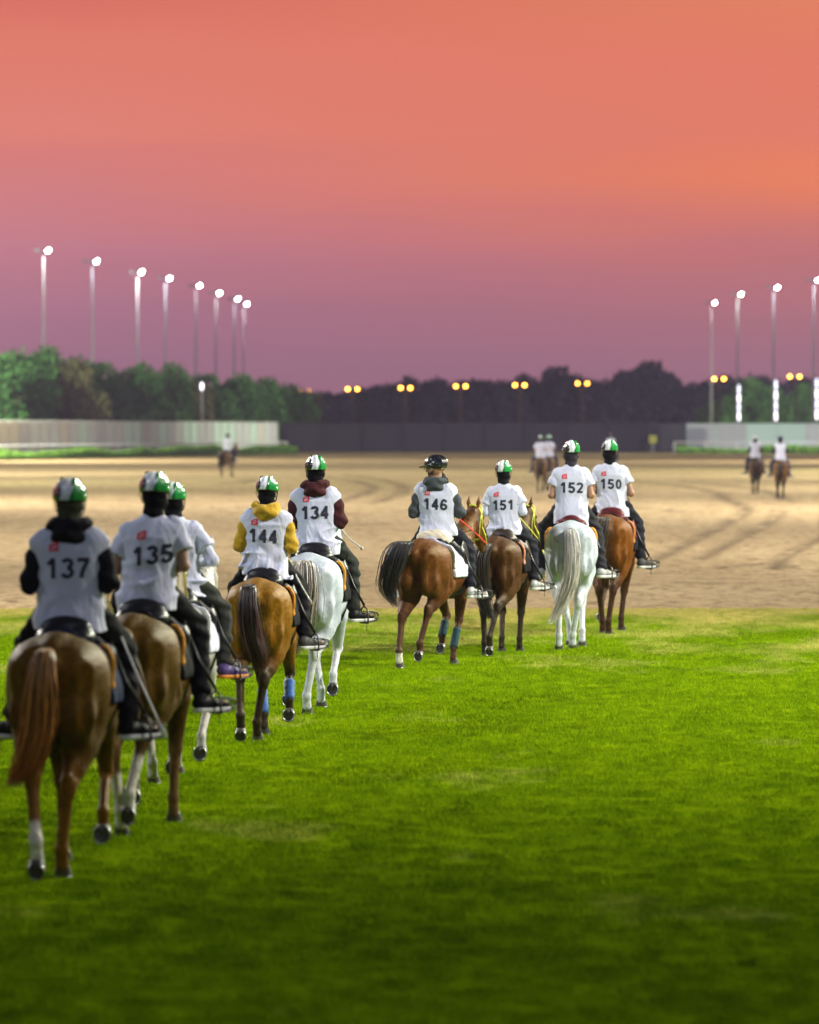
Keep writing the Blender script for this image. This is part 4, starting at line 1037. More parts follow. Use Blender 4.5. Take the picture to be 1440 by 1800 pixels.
def trunk_mesh(H, W, seed):
    g = random.Random(seed); b = MB()
    b.tube([(0, 0, -.1), (g.uniform(-.1, .1), g.uniform(-.1, .1), H * .25), (g.uniform(-.3, .3), g.uniform(-.3, .3), H * .55), (g.uniform(-.4, .4), 0, H * .8)], [.03 * H, .024 * H, .017 * H, .006 * H], 8)
    for i in range(6):
        z = H * (.22 + .07 * i); a = g.random() * 6.28; q = W * g.uniform(.2, .38)
        b.tube([(0, 0, z), (q * .5 * math.cos(a), q * .5 * math.sin(a), z + H * .13), (q * math.cos(a), q * math.sin(a), z + H * .24)], [.012 * H, .008 * H, .003 * H], 6)
    me = bpy.data.meshes.new('trunk'); me.from_pydata(b.v, [], b.f); return me
bark = plain('bark', (.10, .075, .055), .9, bump=.5, bscale=6)
def tree(x, y, crown, trunk, lm, scl, rz, label, cat, group, name='tree', sz=None):
    root = thing(name, label, cat, (x, y, 0), rz, group); root.scale = (scl, scl, sz or scl)
    if trunk is not None:
        if not trunk.materials: trunk.materials.append(bark)
        o = bpy.data.objects.new('trunk', trunk); C.objects.link(o); o.parent = root
    if not crown.materials: crown.materials.append(lm)
    o = bpy.data.objects.new('crown', crown); C.objects.link(o); o.parent = root
    return root
g_leaf = leaf_mat('leaf_green', (.018, .062, .018, 1), (.075, .20, .05, 1))
o_leaf = leaf_mat('leaf_olive', (.05, .055, .02, 1), (.15, .15, .06, 1))
d_leaf = leaf_mat('leaf_dusk', (.018, .016, .040, 1), (.042, .036, .080, 1))
left_variants = [crown_mesh('crown', 8.5, .9, 10.0, 16, 7000, .55, 2.4, 20 + i) for i in range(3)]
ol_variant = crown_mesh('crown', 7.5, 1.2, 9.6, 13, 5500, .6, 3.2, 31)
tr_var = [trunk_mesh(10, 8, i) for i in range(3)]
def fenceD(px): return 393 + px * .2
LEFT = [(-14, 612, 1.0, 0, 'dark leafy tree at the far left end of the white fence'), (38, 606, 1.0, 1, 'broad leafy tree left of the first floodlight mast'),
        (96, 604, 1.05, 2, 'tallest leafy tree, standing behind the base of the leftmost floodlight mast'), (140, 628, .9, 3, 'olive drooping tree hanging over the white fence'),
        (190, 626, .9, 0, 'bright green tree between the second and third floodlight masts'), (238, 630, .9, 1, 'dark green tree under the third floodlight mast'),
        (290, 634, .95, 2, 'leafy tree below the fourth floodlight mast'), (336, 664, .8, 3, 'low olive tree with a gap of sky above it beside the fifth mast'),
        (378, 648, .95, 0, 'rounded dark green tree right of the low olive tree'), (420, 650, .95, 1, 'rounded tree below the sixth and seventh masts'),
        (462, 660, .95, 2, 'green tree under the faint last mast of the left row'), (500, 668, .95, 1, 'green tree near the end of the white fence'), (530, 684, .9, 3, 'grey green tree ending the left tree row beside the dark wood')]
for px, py, ws, v, lb in LEFT:
    D = fenceD(px) + (5 if px == 140 else 13 + (px % 7)); Ht = py2z(py, D)
    cr = ol_variant if v == 3 else left_variants[v]
    z1 = max(q.co.z for q in cr.vertices)
    tree(px2x(px, D), D, cr, tr_var[v % 3], o_leaf if v == 3 else g_leaf, ws, px * .7, lb, 'tree', 'trees behind the white fence on the left', sz=Ht / z1)
RIGHT = [(1252, 700, .55, 1, 'low bright bush at the left end of the right white fence'), (1285, 688, .7, 0, 'bushy green tree behind the first lit-pole glow on the right'), (1318, 660, .8, 2, 'tallest green tree of the right group between two lit-pole glows'),
         (1352, 672, .75, 1, 'green tree just left of the second lit-pole glow on the right'), (1388, 690, .7, 0, 'lower green tree under the right hand pair of amber lamps'), (1418, 672, .8, 2, 'green tree beside the lit-pole glow at the right edge'), (1452, 660, .85, 1, 'green tree cut off by the right edge of the picture')]
for px, py, ws, v, lb in RIGHT:
    D = 648 + (px % 5); cr = left_variants[v]; z1 = max(q.co.z for q in cr.vertices)
    tree(px2x(px, D), D, cr, tr_var[v], g_leaf, ws * 1.15, px * .31, lb, 'tree', 'green trees behind the white fence on the right', sz=py2z(py, D) / z1)
dk = [crown_mesh('crown', 11, .2, 10, 14, 3200, 1.0, 0, 50 + i) for i in range(3)]
skyline = [(530, 690), (560, 684), (600, 676), (640, 668), (680, 672), (715, 658), (760, 652), (800, 655), (830, 668), (870, 660), (900, 664), (930, 655), (950, 646), (975, 640), (1000, 642), (1020, 655), (1045, 660),
           (1070, 658), (1095, 648), (1115, 640), (1135, 628), (1155, 632), (1175, 652), (1200, 660), (1240, 656), (1280, 656), (1320, 652), (1360, 660), (1400, 656), (1440, 652), (1480, 655)]
def skyl(px): return float(np.interp(px, [a for a, _ in skyline], [b for _, b in skyline]))
cnt_ = {}; g0 = random.Random(3); i = 0; px = 515.0
while px < 1490:
    back = i % 2; D = 690 + back * 22 + g0.uniform(-5, 5)
    tp = skyl(px) + (g0.uniform(-3, 5) if back else g0.uniform(3, 16)); v = g0.randrange(3); cr = dk[v]; z1 = max(q.co.z for q in cr.vertices)
    lamps_ = [(620, 'first'), (713, 'second'), (810, 'third'), (914, 'fourth'), (1024, 'fifth'), (1264, 'sixth'), (1397, 'seventh')]
    gap = max([k for k, q in enumerate(lamps_) if q[0] <= px], default=-1); cnt_[(gap, back)] = cnt_.get((gap, back), 0) + 1
    nth = ['nearest', 'second', 'third', 'fourth', 'fifth', 'sixth', 'seventh', 'eighth', 'ninth'][cnt_[(gap, back)] - 1]
    lb = '%s dark tree, %s in the %s row right of the %s amber lamp pair' % (['broad', 'ragged', 'rounded'][v], nth, 'back' if back else 'front', lamps_[gap][1] if gap >= 0 else 'half hidden')
    tree(px2x(px, D), D, cr, tr_var[v], d_leaf, g0.uniform(.75, 1.0), g0.random() * 6, lb, 'tree', 'dark trees of the far wood', sz=py2z(tp, D) / z1)
    px += g0.uniform(17, 24); i += 1

# low growth along the fences
def strip(name, label, x0, y0, x1, y1, hgt, wid, n, seed, lm):
    g = np.random.default_rng(seed); t_ = g.random(n)
    P = np.stack([x0 + (x1 - x0) * t_, y0 + (y1 - y0) * t_ + (g.random(n) - .5) * wid, np.zeros(n)], 1)
    hh = hgt * (.35 + .65 * vnoise(P[:, 0], P[:, 1] * .2, 2.2, seed)) * (.4 + .6 * g.random(n)); P[:, 2] = hh * g.random(n) ** .5
    u = g.normal(size=(n, 3)); u[:, 2] = np.abs(u[:, 2]) + 1; u /= np.linalg.norm(u, axis=1)[:, None]; v = np.cross(u, g.normal(size=(n, 3))); v /= np.linalg.norm(v, axis=1)[:, None]
    s = .35 * (.5 + g.random(n))[:, None]
    V = np.stack([P - u * s * .5, P + v * s * .2, P + u * s * .5, P - v * s * .2], 1).reshape(-1, 3); V[:, 2] = np.maximum(V[:, 2], -.04)
    sh = np.repeat(np.clip(.3 + .7 * g.random(n) * (.5 + vnoise(P[:, 0], P[:, 1], 5, seed + 1)), 0, 1), 4)[:, None] * np.ones(3)
    o = link(name, fast_mesh(name, V, np.arange(4 * n).reshape(n, 4), sh), lm); return tag(o, label, 'verge plants', kind='stuff')
v_leaf = leaf_mat('leaf_verge', (.05, .10, .015, 1), (.14, .30, .04, 1))
strip('verge_plants', 'strip of low green plants along the foot of the left rail', px2x(-40, 376), 376, px2x(522, 482), 482, 1.25, 7, 22000, 71, v_leaf)
strip('verge_plants', 'strip of low green plants along the foot of the right rail', px2x(1190, 476), 476, px2x(1500, 470), 470, 1.0, 5, 9000, 72, v_leaf)

# ------------------------------------------------------------------ fences and rails
def fence(label, p0, p1, H, step, mats, seed, rib=.30, posts=True, group=None, cat='fence'):
    a, b_ = Vector((*p0, 0)), Vector((*p1, 0)); L = (b_ - a).length; n = max(1, int(L / step)); d = (b_ - a) / n; u = d.normalized(); w = Vector((-u.y, u.x, 0))
    root = thing('fence', label, cat, a, 0, group); g = random.Random(seed)
    for i in range(n):
        q = MB(); s0 = d * i; m = int(d.length / rib) * 2; pts = []
        for k in range(m + 1):
            pts.append(s0 + d * (k / m) + w * (.03 if k % 2 else -.03))
        vs = []
        for p_ in pts: vs += [tuple(p_ + Vector((0, 0, .08))), tuple(p_ + Vector((0, 0, H)))]
        o = len(vs); vs += [tuple(Vector(v) + w * .02) for v in vs]
        q.add(vs, [(2 * k, 2 * k + 2, 2 * k + 3, 2 * k + 1) for k in range(m)] + [(o + 2 * k, o + 2 * k + 1, o + 2 * k + 3, o + 2 * k + 2) for k in range(m)] + [(2 * k + 1, 2 * k + 3, o + 2 * k + 3, o + 2 * k + 1) for k in range(m)])
        q.build('panel', g.choice(mats), root, smooth=False)
        if posts:
            q = MB(); q.box(tuple(s0 + Vector((-.06, -.14, 0))), tuple(s0 + Vector((.06, -.045, H + .06)))); q.build('post', mats[0], root, smooth=False)
    q = MB(); top = Vector((0, 0, H + .03)); q.tube([top, top + (b_ - a)], .05, 6); q.build('top_rail', mats[0], root)
    return root
fm = [plain('panel_white', (.54, .55, .53), .6, bump=.2, bscale=3), plain('panel_grey_lit', (.46, .46, .46), .6), plain('panel_green_lit', (.52, .66, .57), .6), plain('panel_cream_lit', (.58, .54, .46), .6), plain('panel_white', (.52, .52, .50), .6)]  # panel colours stand in for the differing tints of the lamps
fence('long white ribbed fence below the green trees on the left', (px2x(-60, fenceD(-60)), fenceD(-60)), (px2x(488, fenceD(488)), fenceD(488)), 3.25, 3.1, fm, 4)
fence('white ribbed fence behind the two riders on the far right', (px2x(1208, 500), 500), (px2x(1520, 500), 500), 3.1, 3.1, [fm[2], fm[0], fm[1], fm[2]], 5)
dm = plain('shade_net', (.008, .005, .016), .95, bump=.3, bscale=5)
fence('long dark shade net fence closing the ground in front of the wood', (px2x(496, 492), 492), (px2x(1140, 492), 492), 3.15, 4.0, [dm, dm, plain('shade_net_worn', (.010, .0065, .019), .9)], 6, rib=.5)
gm_ = plain('gate_mesh', (.04, .036, .05), .8)
gt = fence('dark mesh gate between the dark fence and the right white fence', (px2x(1142, 495), 495), (px2x(1206, 495), 495), 3.1, 1.9, [gm_], 8, cat='gate')
sg = thing('sign', 'small yellow notice board fixed to the dark gate', 'sign', (px2x(1148, 490), 490, 0))
q = MB(); q.box((-.40, -.03, 1.05), (.40, .02, 1.85)); q.build('board', plain('sign_yellow', (.32, .30, .02), .5), sg, smooth=False)
q = MB(); q.box((-.05, .022, 0), (.05, .10, 1.2)); q.build('post', plain('sign_post', (.3, .3, .3), .5), sg, smooth=False)
q = MB(); q.box((-.30, -.036, 1.58), (.30, -.031, 1.63)); q.box((-.30, -.036, 1.38), (.2, -.031, 1.43)); q.build('frame', plain('sign_dark', (.1, .09, .02), .5), sg, smooth=False)
def rail(label, p0, p1, H, step):
    a, b_ = Vector((*p0, 0)), Vector((*p1, 0)); n = int((b_ - a).length / step); d = (b_ - a) / n; root = thing('running_rail', label, 'rail', a)
    wm = plain('rail_white', (.78, .78, .80), .4)
    q = MB(); q.tube([(0, 0, H), tuple(b_ - a + Vector((0, 0, H)))], .085, 8); q.build('rail', wm, root)
    for i in range(n + 1):
        q = MB(); s0 = d * i; q.tube([tuple(s0), tuple(s0 + Vector((0, 0, H * .8))), tuple(s0 + Vector((0, -.02, H - .05)))], .04, 6); q.build('post', wm, root)
rail('white running rail in front of the left white fence', (px2x(-60, 381), 381), (px2x(505, 478), 478), 1.15, 3.2)
rail('white running rail in front of the right white fence', (px2x(1185, 482), 482), (px2x(1520, 476), 476), 1.15, 3.2)

# ------------------------------------------------------------------ floodlight masts
steel = plain('galvanised', (.26, .26, .27), .6, .1)
dark_metal = plain('lamp_housing', (.05, .05, .055), .5)
def mast(px, py, hp, s, tint, power, label, group):
    D = FPX * hp / (HOR - py); H = EYE + hp; x = px2x(px, D)
    root = thing('floodlight_mast', label, 'floodlight', (x - s * .45, D, 0), 0, group)
    b = MB(); b.tube([(0, 0, 0), (0, 0, H * .5), (0, 0, H - .6)], [.17, .12, .08], 12); b.build('pole', steel, root)
    b = MB(); b.box((-.30, -.3, -.1), (.30, .3, .45)); b.build('base_plinth', plain('concrete', (.4, .4, .38), .9), root, smooth=False)
    b = MB(); b.tube([(0, 0, H - .65), (0, 0, H - .2), (s * .25, 0, H)], .07, 8); b.tube([(-s * .55, 0, H - .05), (s * .3, 0, H + .10)], .05, 6); b.build('bracket', dark_metal, root)
    M = Matrix.Translation((s * .45, -.05, H)) @ Matrix.Rotation(-s * R(32), 4, 'Y')
    b = MB(); b.box((-.34, -.24, .05), (.34, .24, .18)); hs = b.build('lamp_housing', dark_metal, root, smooth=False, M=M)
    b = MB(); b.ball((0, 0, -.02), (.23, .19, .17), 14, 8); b.build('lamp_lens', emit('lamp_glow_%d' % int(tint[2] * 100), tint + (1,), 70), hs, M=M)
    b = MB(); b.box((-.25, -.2, 0), (.25, .2, .3)); b.build('cap_box', dark_metal, root, smooth=False, M=Matrix.Translation((-s * .65, 0, H - .15)))
    l = bpy.data.lights.new('mast_lamp', 'POINT'); l.energy = power; l.color = tint; l.shadow_soft_size = .3
    o = bpy.data.objects.new('mast_lamp', l); C.objects.link(o); o.parent = root; o.location = (s * .95, -.9, H - .5)
tw, tb, tg, tp = (1, .98, .93), (.82, .90, 1.0), (.85, 1.0, .88), (1.0, .88, .96)
LM = [(85, 440, tw, 'nearest and tallest floodlight mast, at the far left'), (170, 459, tb, 'second floodlight mast from the left'), (249, 478, tw, 'brightest white floodlight mast, third from the left'), (298, 489, tb, 'bluish floodlight mast, fourth from the left'),
      (351, 502, tp, 'fifth floodlight mast from the left, above the gap in the trees'), (386, 515, tw, 'sixth mast of the left row'), (418, 525, tb, 'seventh mast of the left row'), (434, 534, tp, 'faint last mast of the left row')]
for i, (px, py, tn, lb) in enumerate(LM): mast(px, py, 17.3, 1, tn, (1300, 600, 2600, 1000, 450, 600, 500, 700)[i], lb, 'floodlight masts of the left row')
for i, (px, py, tn, lb) in enumerate([(1256, 532, tp, 'dim mast left of the green tinted one in the right row'), (1302, 517, tg, 'green tinted floodlight mast of the right row'), (1366, 505, tb, 'bluish floodlight mast with a lit-pole glow at its foot, right row'), (1437, 492, tb, 'floodlight mast at the right edge of the picture')]):
    mast(px, py, 17.3, 1, tn, (300, 1000, 900, 900)[i], lb, 'floodlight masts of the right row')
for px, y0, y1, lb in ((1299, 676, 740, 'upright white lit-pole glow left of the green tinted mast'), (1364, 667, 740, 'upright white lit-pole glow at the foot of the bluish right mast'), (1436, 664, 738, 'upright white lit-pole glow at the right edge'), (355, 672, 686, 'tiny white lit-pole glow among the left trees below the fifth mast')):
    D = 520 if px > 600 else 462; z0, z1 = py2z(y1, D), py2z(y0, D); root = thing('lit_pole_glow', lb, 'lit-pole glow', (px2x(px, D), D, 0), 0, 'upright lit-pole glows')
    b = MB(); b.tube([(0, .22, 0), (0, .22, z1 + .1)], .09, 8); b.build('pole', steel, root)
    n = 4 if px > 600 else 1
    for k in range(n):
        b = MB(); za = z0 + (z1 - z0) * (k + .05) / n; zb = z0 + (z1 - z0) * (k + .93) / n; b.tube([(0, 0, za), (0, 0, (za + zb) / 2), (0, 0, zb)], [.11, .15, .11], 8); b.build('glow_tube', emit('pole_glow_%d' % (k % 2), (.85, .85, 1, 1) if k % 2 else (1, .9, .96, 1), 2.2 if k % 2 else 3.2), root)  # self-glowing tubes stand in for brightly lit lower poles
ord_ = ['first', 'second', 'third', 'fourth', 'fifth', 'sixth', 'seventh', 'eighth']
for i, (px, py, br) in enumerate([(535, 687, .25), (620, 684, 1), (713, 682, 1), (810, 679, 1), (914, 677, 1), (1024, 674, .8), (1264, 666, 1), (1397, 662, 1)]):
    D = 530.0 if i else 560.0; z = py2z(py, D); root = thing('street_lamp', 'double headed amber street lamp, %s' % ['half hidden behind the end of the left trees', 'first clear one right of the left trees', 'second clear one, above the helmet of rider 146', 'third clear one, left of the middle of the wood', 'fourth clear one, left of the tall dark trees', 'between the two tallest dark trees', 'beside the dim mast on the right', 'near the right edge of the picture'][i], 'street lamp', (px2x(px, D), D, 0), 0, 'amber street lamps')
    b = MB(); b.tube([(0, 0, 0), (0, 0, z - .3)], [.12, .08], 8); b.build('pole', plain('lamp_post_brown', (.06, .035, .02), .7), root)
    for s in (-1, 1):
        b = MB(); b.tube([(0, 0, z - .45), (s * .4, 0, z - .05), (s * .52, 0, z + .12)], .05, 6); b.build('arm', plain('lamp_post_brown', (.06, .035, .02), .7), root)
        b = MB(); b.ball((s * .56, -.02, z), (.20, .19, .18), 12, 8); b.build('lamp_head', emit('amber_glow_%d' % int(br * 10), (1, .42, .05, 1), 16 * br), root)

# ------------------------------------------------------------------ horses and riders
def lin(*c): return tuple(c)
COAT = attr_mat('horse_coat', .50, .28, .0, 22, .34, .55, sheen=.0)
GREYC = attr_mat('grey_coat', .55, .3, .0, 11, .26, .30, flecks=.85)
blackL = plain('saddle_black', (.010, .010, .012), .42, bump=.15, bscale=30)
maroonL = plain('saddle_maroon', (.09, .012, .015), .4, bump=.1, bscale=30)
maroonL.node_tree.nodes['Principled BSDF'].inputs['Specular IOR Level'].default_value = .2
blackL.node_tree.nodes['Principled BSDF'].inputs['Specular IOR Level'].default_value = .3
brownL = plain('saddle_brown', (.03, .018, .01), .45, bump=.1, bscale=30)
WV = ('white', (.60, .62, .77)); BK = ('black', (.007, .007, .009)); OR_ = ('orange', (.80, .34, .02, 1)); NV = ('navy', (.02, .03, .07))
chest = (.235, .115, .030); white = (.47, .53, .60)
G = 'horses walking away across the turf'; GR = 'riders in numbered white vests'; GF = 'distant horses on the sand'; GFR = 'distant riders on the sand'
tailL = [(0, -.80, 1.40), (-.01, -.92, 1.38), (-.02, -.97, 1.20), (-.05, -.93, .90), (-.14, -.88, .66), (-.22, -.84, .56)]
tailD = [(0, -.80, 1.40), (0, -.90, 1.37), (-.01, -.95, 1.20), (-.03, -.94, .90), (-.06, -.92, .62), (-.08, -.90, .40)]
base_h = dict(near=True, socks=(0,) * 4, points=(.02, .014, .010), mat=COAT, saddle=blackL, padc=BK, trim=OR_, tail=tailD, tailw=[.035, .06, .09, .08, .03], tailc=(.02, .014, .010), group=G)
HS = [
 dict(k='a', px=121, D=28.2, yaw=4.5, sc=1.0, coat=(.205, .095, .003), coat2=(.095, .042, .002), points=(.15, .062, .004), socks=(1.65, 0, 0, 0), lh='push', rh='stand', lf='stand', rf='swing', lhx=.06, rhx=.05, rfx=.15, tail=tailL, tailw=[.03, .06, .085, .085, .03], tails=2.2,
      tailc=((.26, .14, .035), (.36, .11, .02)), padc=NV, label='chestnut horse with reddish tail and one white sock, nearest of all at bottom left', bridle=('yellow', (.6, .55, .05, 1)), wide=1.04),
 dict(k='b', px=256, D=31.0, yaw=7, sc=1.0, coat=(.165, .080, .002), coat2=(.06, .028, .002), points=(.10, .05, .016), socks=(1.3, 1.25, 1.5, 0), lh='stand', rh='swing', lf='swing', rf='stand', lhx=.06, rhx=.0, lfx=.16,
      tail=[(0, -.80, 1.40), (-.03, -.90, 1.36), (-.05, -.93, 1.15), (-.03, -.92, .98), (.02, -.90, .84), (.06, -.88, .74)], tailw=[.05, .09, .14, .12, .05], tailc=((.16, .085, .02), (.10, .05, .015)), label='dark golden brown horse with white hind socks beside the nearest horse', bridle=('yellow', (.6, .55, .05, 1))),
 dict(k='t', px=314, D=35.4, yaw=9, sc=.96, coat=(.55, .54, .47), points=(.45, .42, .38), mat=GREYC, lh='stand', rh='swing', lf='stand', rf='swing', rfx=.10, tailc=(.4, .38, .34), padc=WV, trim=WV and ('white', (.7, .7, .75, 1)), label='cream grey horse half hidden behind horse 135, one front hoof raised'),
 dict(k='c', px=466, D=40.2, yaw=6, sc=.955, coat=(.36, .160, .006), coat2=(.22, .082, .005), lh='push', rh='stand', lf='back', rf='swing', lhx=.10, rhx=.01, lfx=.04, rfx=.17, wraps={2: ('blue', (.03, .10, .33)), 3: ('blue', (.03, .10, .33))},
      tail=[(0, -.80, 1.42), (-.02, -.90, 1.42), (-.02, -.97, 1.22), (.0, -.94, .96), (.06, -.90, .76), (.06, -.86, .64)], tailw=[.035, .065, .085, .09, .05], tailc=((.012, .010, .010), (.05, .016, .012)), trim=('yellow_orange', (.8, .33, .02, 1)), label='golden bay horse with black tail and blue leg wraps'),
 dict(k='d', px=556, D=43.9, yaw=7, sc=1.035, coat=white, points=(.50, .52, .54), mat=GREYC, lh='swing', rh='stand', lf='stand', rf='swing', lhx=.17, rhx=-.0, lfx=.02, rfx=.10, tail=[(0, -.80, 1.42), (-.0, -.90, 1.40), (-.0, -.96, 1.2), (-.03, -.94, .95), (-.05, -.91, .75), (-.07, -.88, .55)], tailw=[.06, .11, .15, .13, .06],
      tailc=((.30, .27, .24), (.16, .13, .10)), label='white horse with thick grey brown tail walking behind the bay with blue wraps'),
 dict(k='e', px=769, D=52.2, yaw=21, sc=.99, coat=(.18, .058, .009), coat2=(.13, .038, .008), points=(.055, .022, .014), socks=(2.1, 0, 0, 0), lh='back', rh='swing', lf='swing', rf='back', lhx=.13, rhx=.02, lfx=.10, rfx=.12, wraps={2: ('teal', (.022, .055, .07)), 3: ('teal', (.022, .055, .07))}, padc=WV, trim=('white', (.7, .7, .75, 1)), fleece=True,
      tail=[(0, -.80, 1.40), (-.04, -.93, 1.46), (-.10, -1.02, 1.36), (-.17, -1.05, 1.12), (-.22, -1.01, .90), (-.13, -.98, .70)], tailw=[.05, .10, .13, .10, .035], tails=2.6, tailc=(.016, .013, .015), head=10, headturn=-.2, bridle=('lime', (.62, .70, .06, 1)), reins=('red', (.75, .04, .02, 1)), label='chestnut bay horse with raised bushy black tail, head turned right, red reins'),
 dict(k='f', px=887, D=54.9, yaw=13, sc=.965, coat=(.095, .034, .009), coat2=(.10, .034, .008), points=(.018, .013, .012), lh='stand', rh='push', lf='back', rf='stand', lhx=.12, rhx=.0, lfx=.08, rfx=.10, saddle=brownL, padc=BK, trim=('pink', (.75, .30, .20, 1)),
      tail=[(0, -.80, 1.40), (-.04, -.91, 1.38), (-.09, -.98, 1.2), (-.09, -.95, .90), (-.04, -.92, .62), (.06, -.90, .42)], tailw=[.05, .085, .09, .08, .04], tailc=(.020, .014, .012), bridle=('lime', (.62, .70, .12, 1)), head=10, label='dark brown horse with long black tail touching noses with the chestnut bay'),
 dict(k='g', px=1004, D=56.4, yaw=2, sc=1.07, coat=white, points=(.50, .53, .56), mat=GREYC, lh='stand', rh='fore', lf='stand', rf='back', lhx=.14, rhx=.02, lfx=.01, rfx=.13, tail=[(0, -.80, 1.40), (.0, -.90, 1.36), (.02, -.96, 1.15), (.0, -.95, .85), (-.10, -.93, .55), (-.24, -.92, .30)], tailw=[.045, .075, .085, .08, .035],
      tailc=((.22, .22, .22), (.66, .62, .55)), wide=.98, cantle=.62, saddle=maroonL, label='flea-bitten white horse with pale tail sweeping down to the left'),
 dict(k='h', px=1077, D=60.6, yaw=9, sc=1.065, coat=(.26, .078, .007), coat2=(.19, .052, .007), points=(.04, .018, .012), lh='fore', rh='stand', lf='swing', rf='stand', lhx=.08, rhx=.02, lfx=.19, rfx=.06, saddle=maroonL, trim=('salmon', (.85, .33, .12, 1)),
      tail=[(0, -.80, 1.42), (-.04, -.92, 1.46), (-.08, -.99, 1.30), (-.11, -.97, 1.08), (-.12, -.94, .92), (-.14, -.92, .80)], tailw=[.06, .13, .15, .11, .05], tailc=(.045, .028, .020), bridle=('gold', (.5, .35, .05, 1)), label='bright chestnut horse with dark brown tail, rightmost on the turf'),
]
RD = dict(
 a=dict(num='137', rs=1.0, turn=5, roll=.02, sleeve=('long', 'black', (.012, .012, .016)), hood=True, cover=True, cc=('camo', (.06, .062, .035)), trc=BK, shoe=BK, sole=('pale', (.6, .6, .6, 1)), label='rider 137 in white vest over black hoodie, nearest at left', vc=WV, wr=.5, slw=.006, vw=1.02),
 b=dict(num='135', rs=1.01, turn=7, nod=-6, sleeve=('short',), bib=True, cc=BK, trc=BK, shoe=BK, sole=('pale', (.6, .6, .6, 1)), label='rider 135 in white T-shirt and vest with bare elbow showing', vc=WV, roll=.10, lean=.04, wr=.8, numx=.03, vw=.98),
 t=dict(num=None, rs=.94, turn=7, fwd=.04, lean=-.045, sleeve=('short',), undersleeve=True, cc=BK, trc=('charcoal', (.03, .032, .028)), shoe=('purple', (.06, .03, .16)), sole=('orange', (.7, .25, .03, 1)), label='rider in loose white shirt and orange purple shoes behind rider 135', vc=WV, wr=1.4, armR=dict(ex=.30)),
 c=dict(num='144', rs=.94, turn=10, roll=-.07, nod=-8, sleeve=('long', 'yellow', (.50, .30, .012)), hood=True, cc=BK, trc=BK, shoe=('grey', (.06, .06, .06)), sole=('pale', (.7, .68, .6, 1)), label='rider 144 in yellow hoodie under a white vest', vc=WV, wr=1.5, slw=.006, numx=-.02, lean=.01),
 d=dict(num='134', rs=.99, turn=-7, lean=-.01, roll=.03, sleeve=('long', 'maroon', (.060, .018, .020)), hood=True, cc=BK, trc=('charcoal2', (.022, .026, .022)), shoe=BK, sole=('pale', (.7, .7, .7, 1)), label='rider 134 in maroon hoodie under a white vest', vc=WV, wr=1.0, slw=.006, vw=1.0),
 e=dict(num='146', rs=1.01, sleeve=('long', 'slate', (.058, .066, .072)), hood=True, cover=False, cc=BK, trc=NV and ('ink', (.014, .015, .022)), shoe=('lightgrey', (.35, .36, .36)), sole=('pale', (.7, .7, .7, 1)), label='rider 146 in grey hoodie and peaked black helmet looking left', vc=WV, helmet='black', peak=True, turn=-62, ponytail=True, glasses=True, lean=-.03, hem=-.0, dyaw=-14, roll=-.05, armL=dict(ex=.265, ez=.26), armR=dict(ex=.265, ey=.0)),
 f=dict(num='151', rs=.96, turn=8, roll=.03, lean=-.015, sleeve=('short',), undersleeve=True, cc=BK, trc=('ink', (.014, .015, .022)), shoe=('lightgrey', (.35, .36, .36)), sole=('pale', (.7, .7, .7, 1)), label='rider 151 in long sleeved white shirt on the dark brown horse', vc=WV, dyaw=-6, wr=1.0),
 g=dict(num='152', rs=1.05, roll=-.01, fwd=-.02, turn=-4, sleeve=('short',), cc=('charcoal3', (.035, .03, .04)), trc=('ink2', (.02, .02, .026)), shoe=('lightgrey', (.35, .36, .36)), sole=('pale', (.7, .7, .7, 1)), loose=.022, label='rider 152 in white T-shirt on the flea-bitten white horse', vc=('white2', (.60, .62, .77)), wr=.7, hem=-.085, slen=.58),
 h=dict(num='150', rs=1.05, turn=6, lean=-.03, roll=-.03, nod=-5, sleeve=('short',), cc=BK, trc=('ink', (.014, .015, .022)), shoe=('grey', (.06, .06, .06)), sole=('pale', (.7, .7, .7, 1)), label='rider 150 in white T-shirt, rightmost of the near riders', vc=('white2', (.60, .62, .77)), wr=1.0, dyaw=-5, slen=.56, armR=dict(ex=.25, ez=.24)),
)
POSES = {}
for i, q in enumerate(HS):
    p = dict(base_h); p.update(q); p['seed'] = 11 + i; x = px2x(p['px'], p['D']); p['loc'] = (x, p['D'], .02)
    h = make_horse(p)
    rp = dict(near=True, seed=31 + i, helmet='flag', group=GR, num=None); rp.update(RD[p['k']]); rp['sc'] = rp['rs']; rp['yaw'] = p['yaw'] + rp.get('dyaw', -3)
    a = -R(p['yaw']); rp['loc'] = (x - math.sin(a) * .03, p['D'] + .03 * math.cos(a), 1.50 * p['sc'] + .02)
    hw = .30 * p.get('wide', 1) * p['sc'] / rp['rs']
    rd = make_rider(rp); stirrups(h, rd, p['sc'], rp['rs'], 1.50)
    POSES[p['k']] = (h, rd, rp)
def rpt(k, q):
    h, rd, rp = POSES[k]; a = -R(rp['yaw']); q = Vector(q) * rp['sc']
    return Vector((rp['loc'][0] + q.x * math.cos(a) - q.y * math.sin(a), rp['loc'][1] + q.x * math.sin(a) + q.y * math.cos(a), rp['loc'][2] + q.z))
crop(rpt('a', (.20, .26, .16)), rpt('a', (.56, .02, -.62)), 'pale riding crop hanging beside the leg of rider 137', 'a')
crop(rpt('c', (.20, .20, .14)), rpt('c', (.42, -.06, -.24)), 'white tipped riding crop held by rider 144', 'c')
crop(rpt('d', (.20, .20, .22)), rpt('d', (.42, .10, .02)), 'short white crop with yellow grip held by rider 134', 'd')
crop(rpt('f', (.44, .30, -.20)), rpt('f', (.60, .30, -.66)), 'dark riding crop beside the foot of rider 151', 'f', col=(.02, .02, .02))

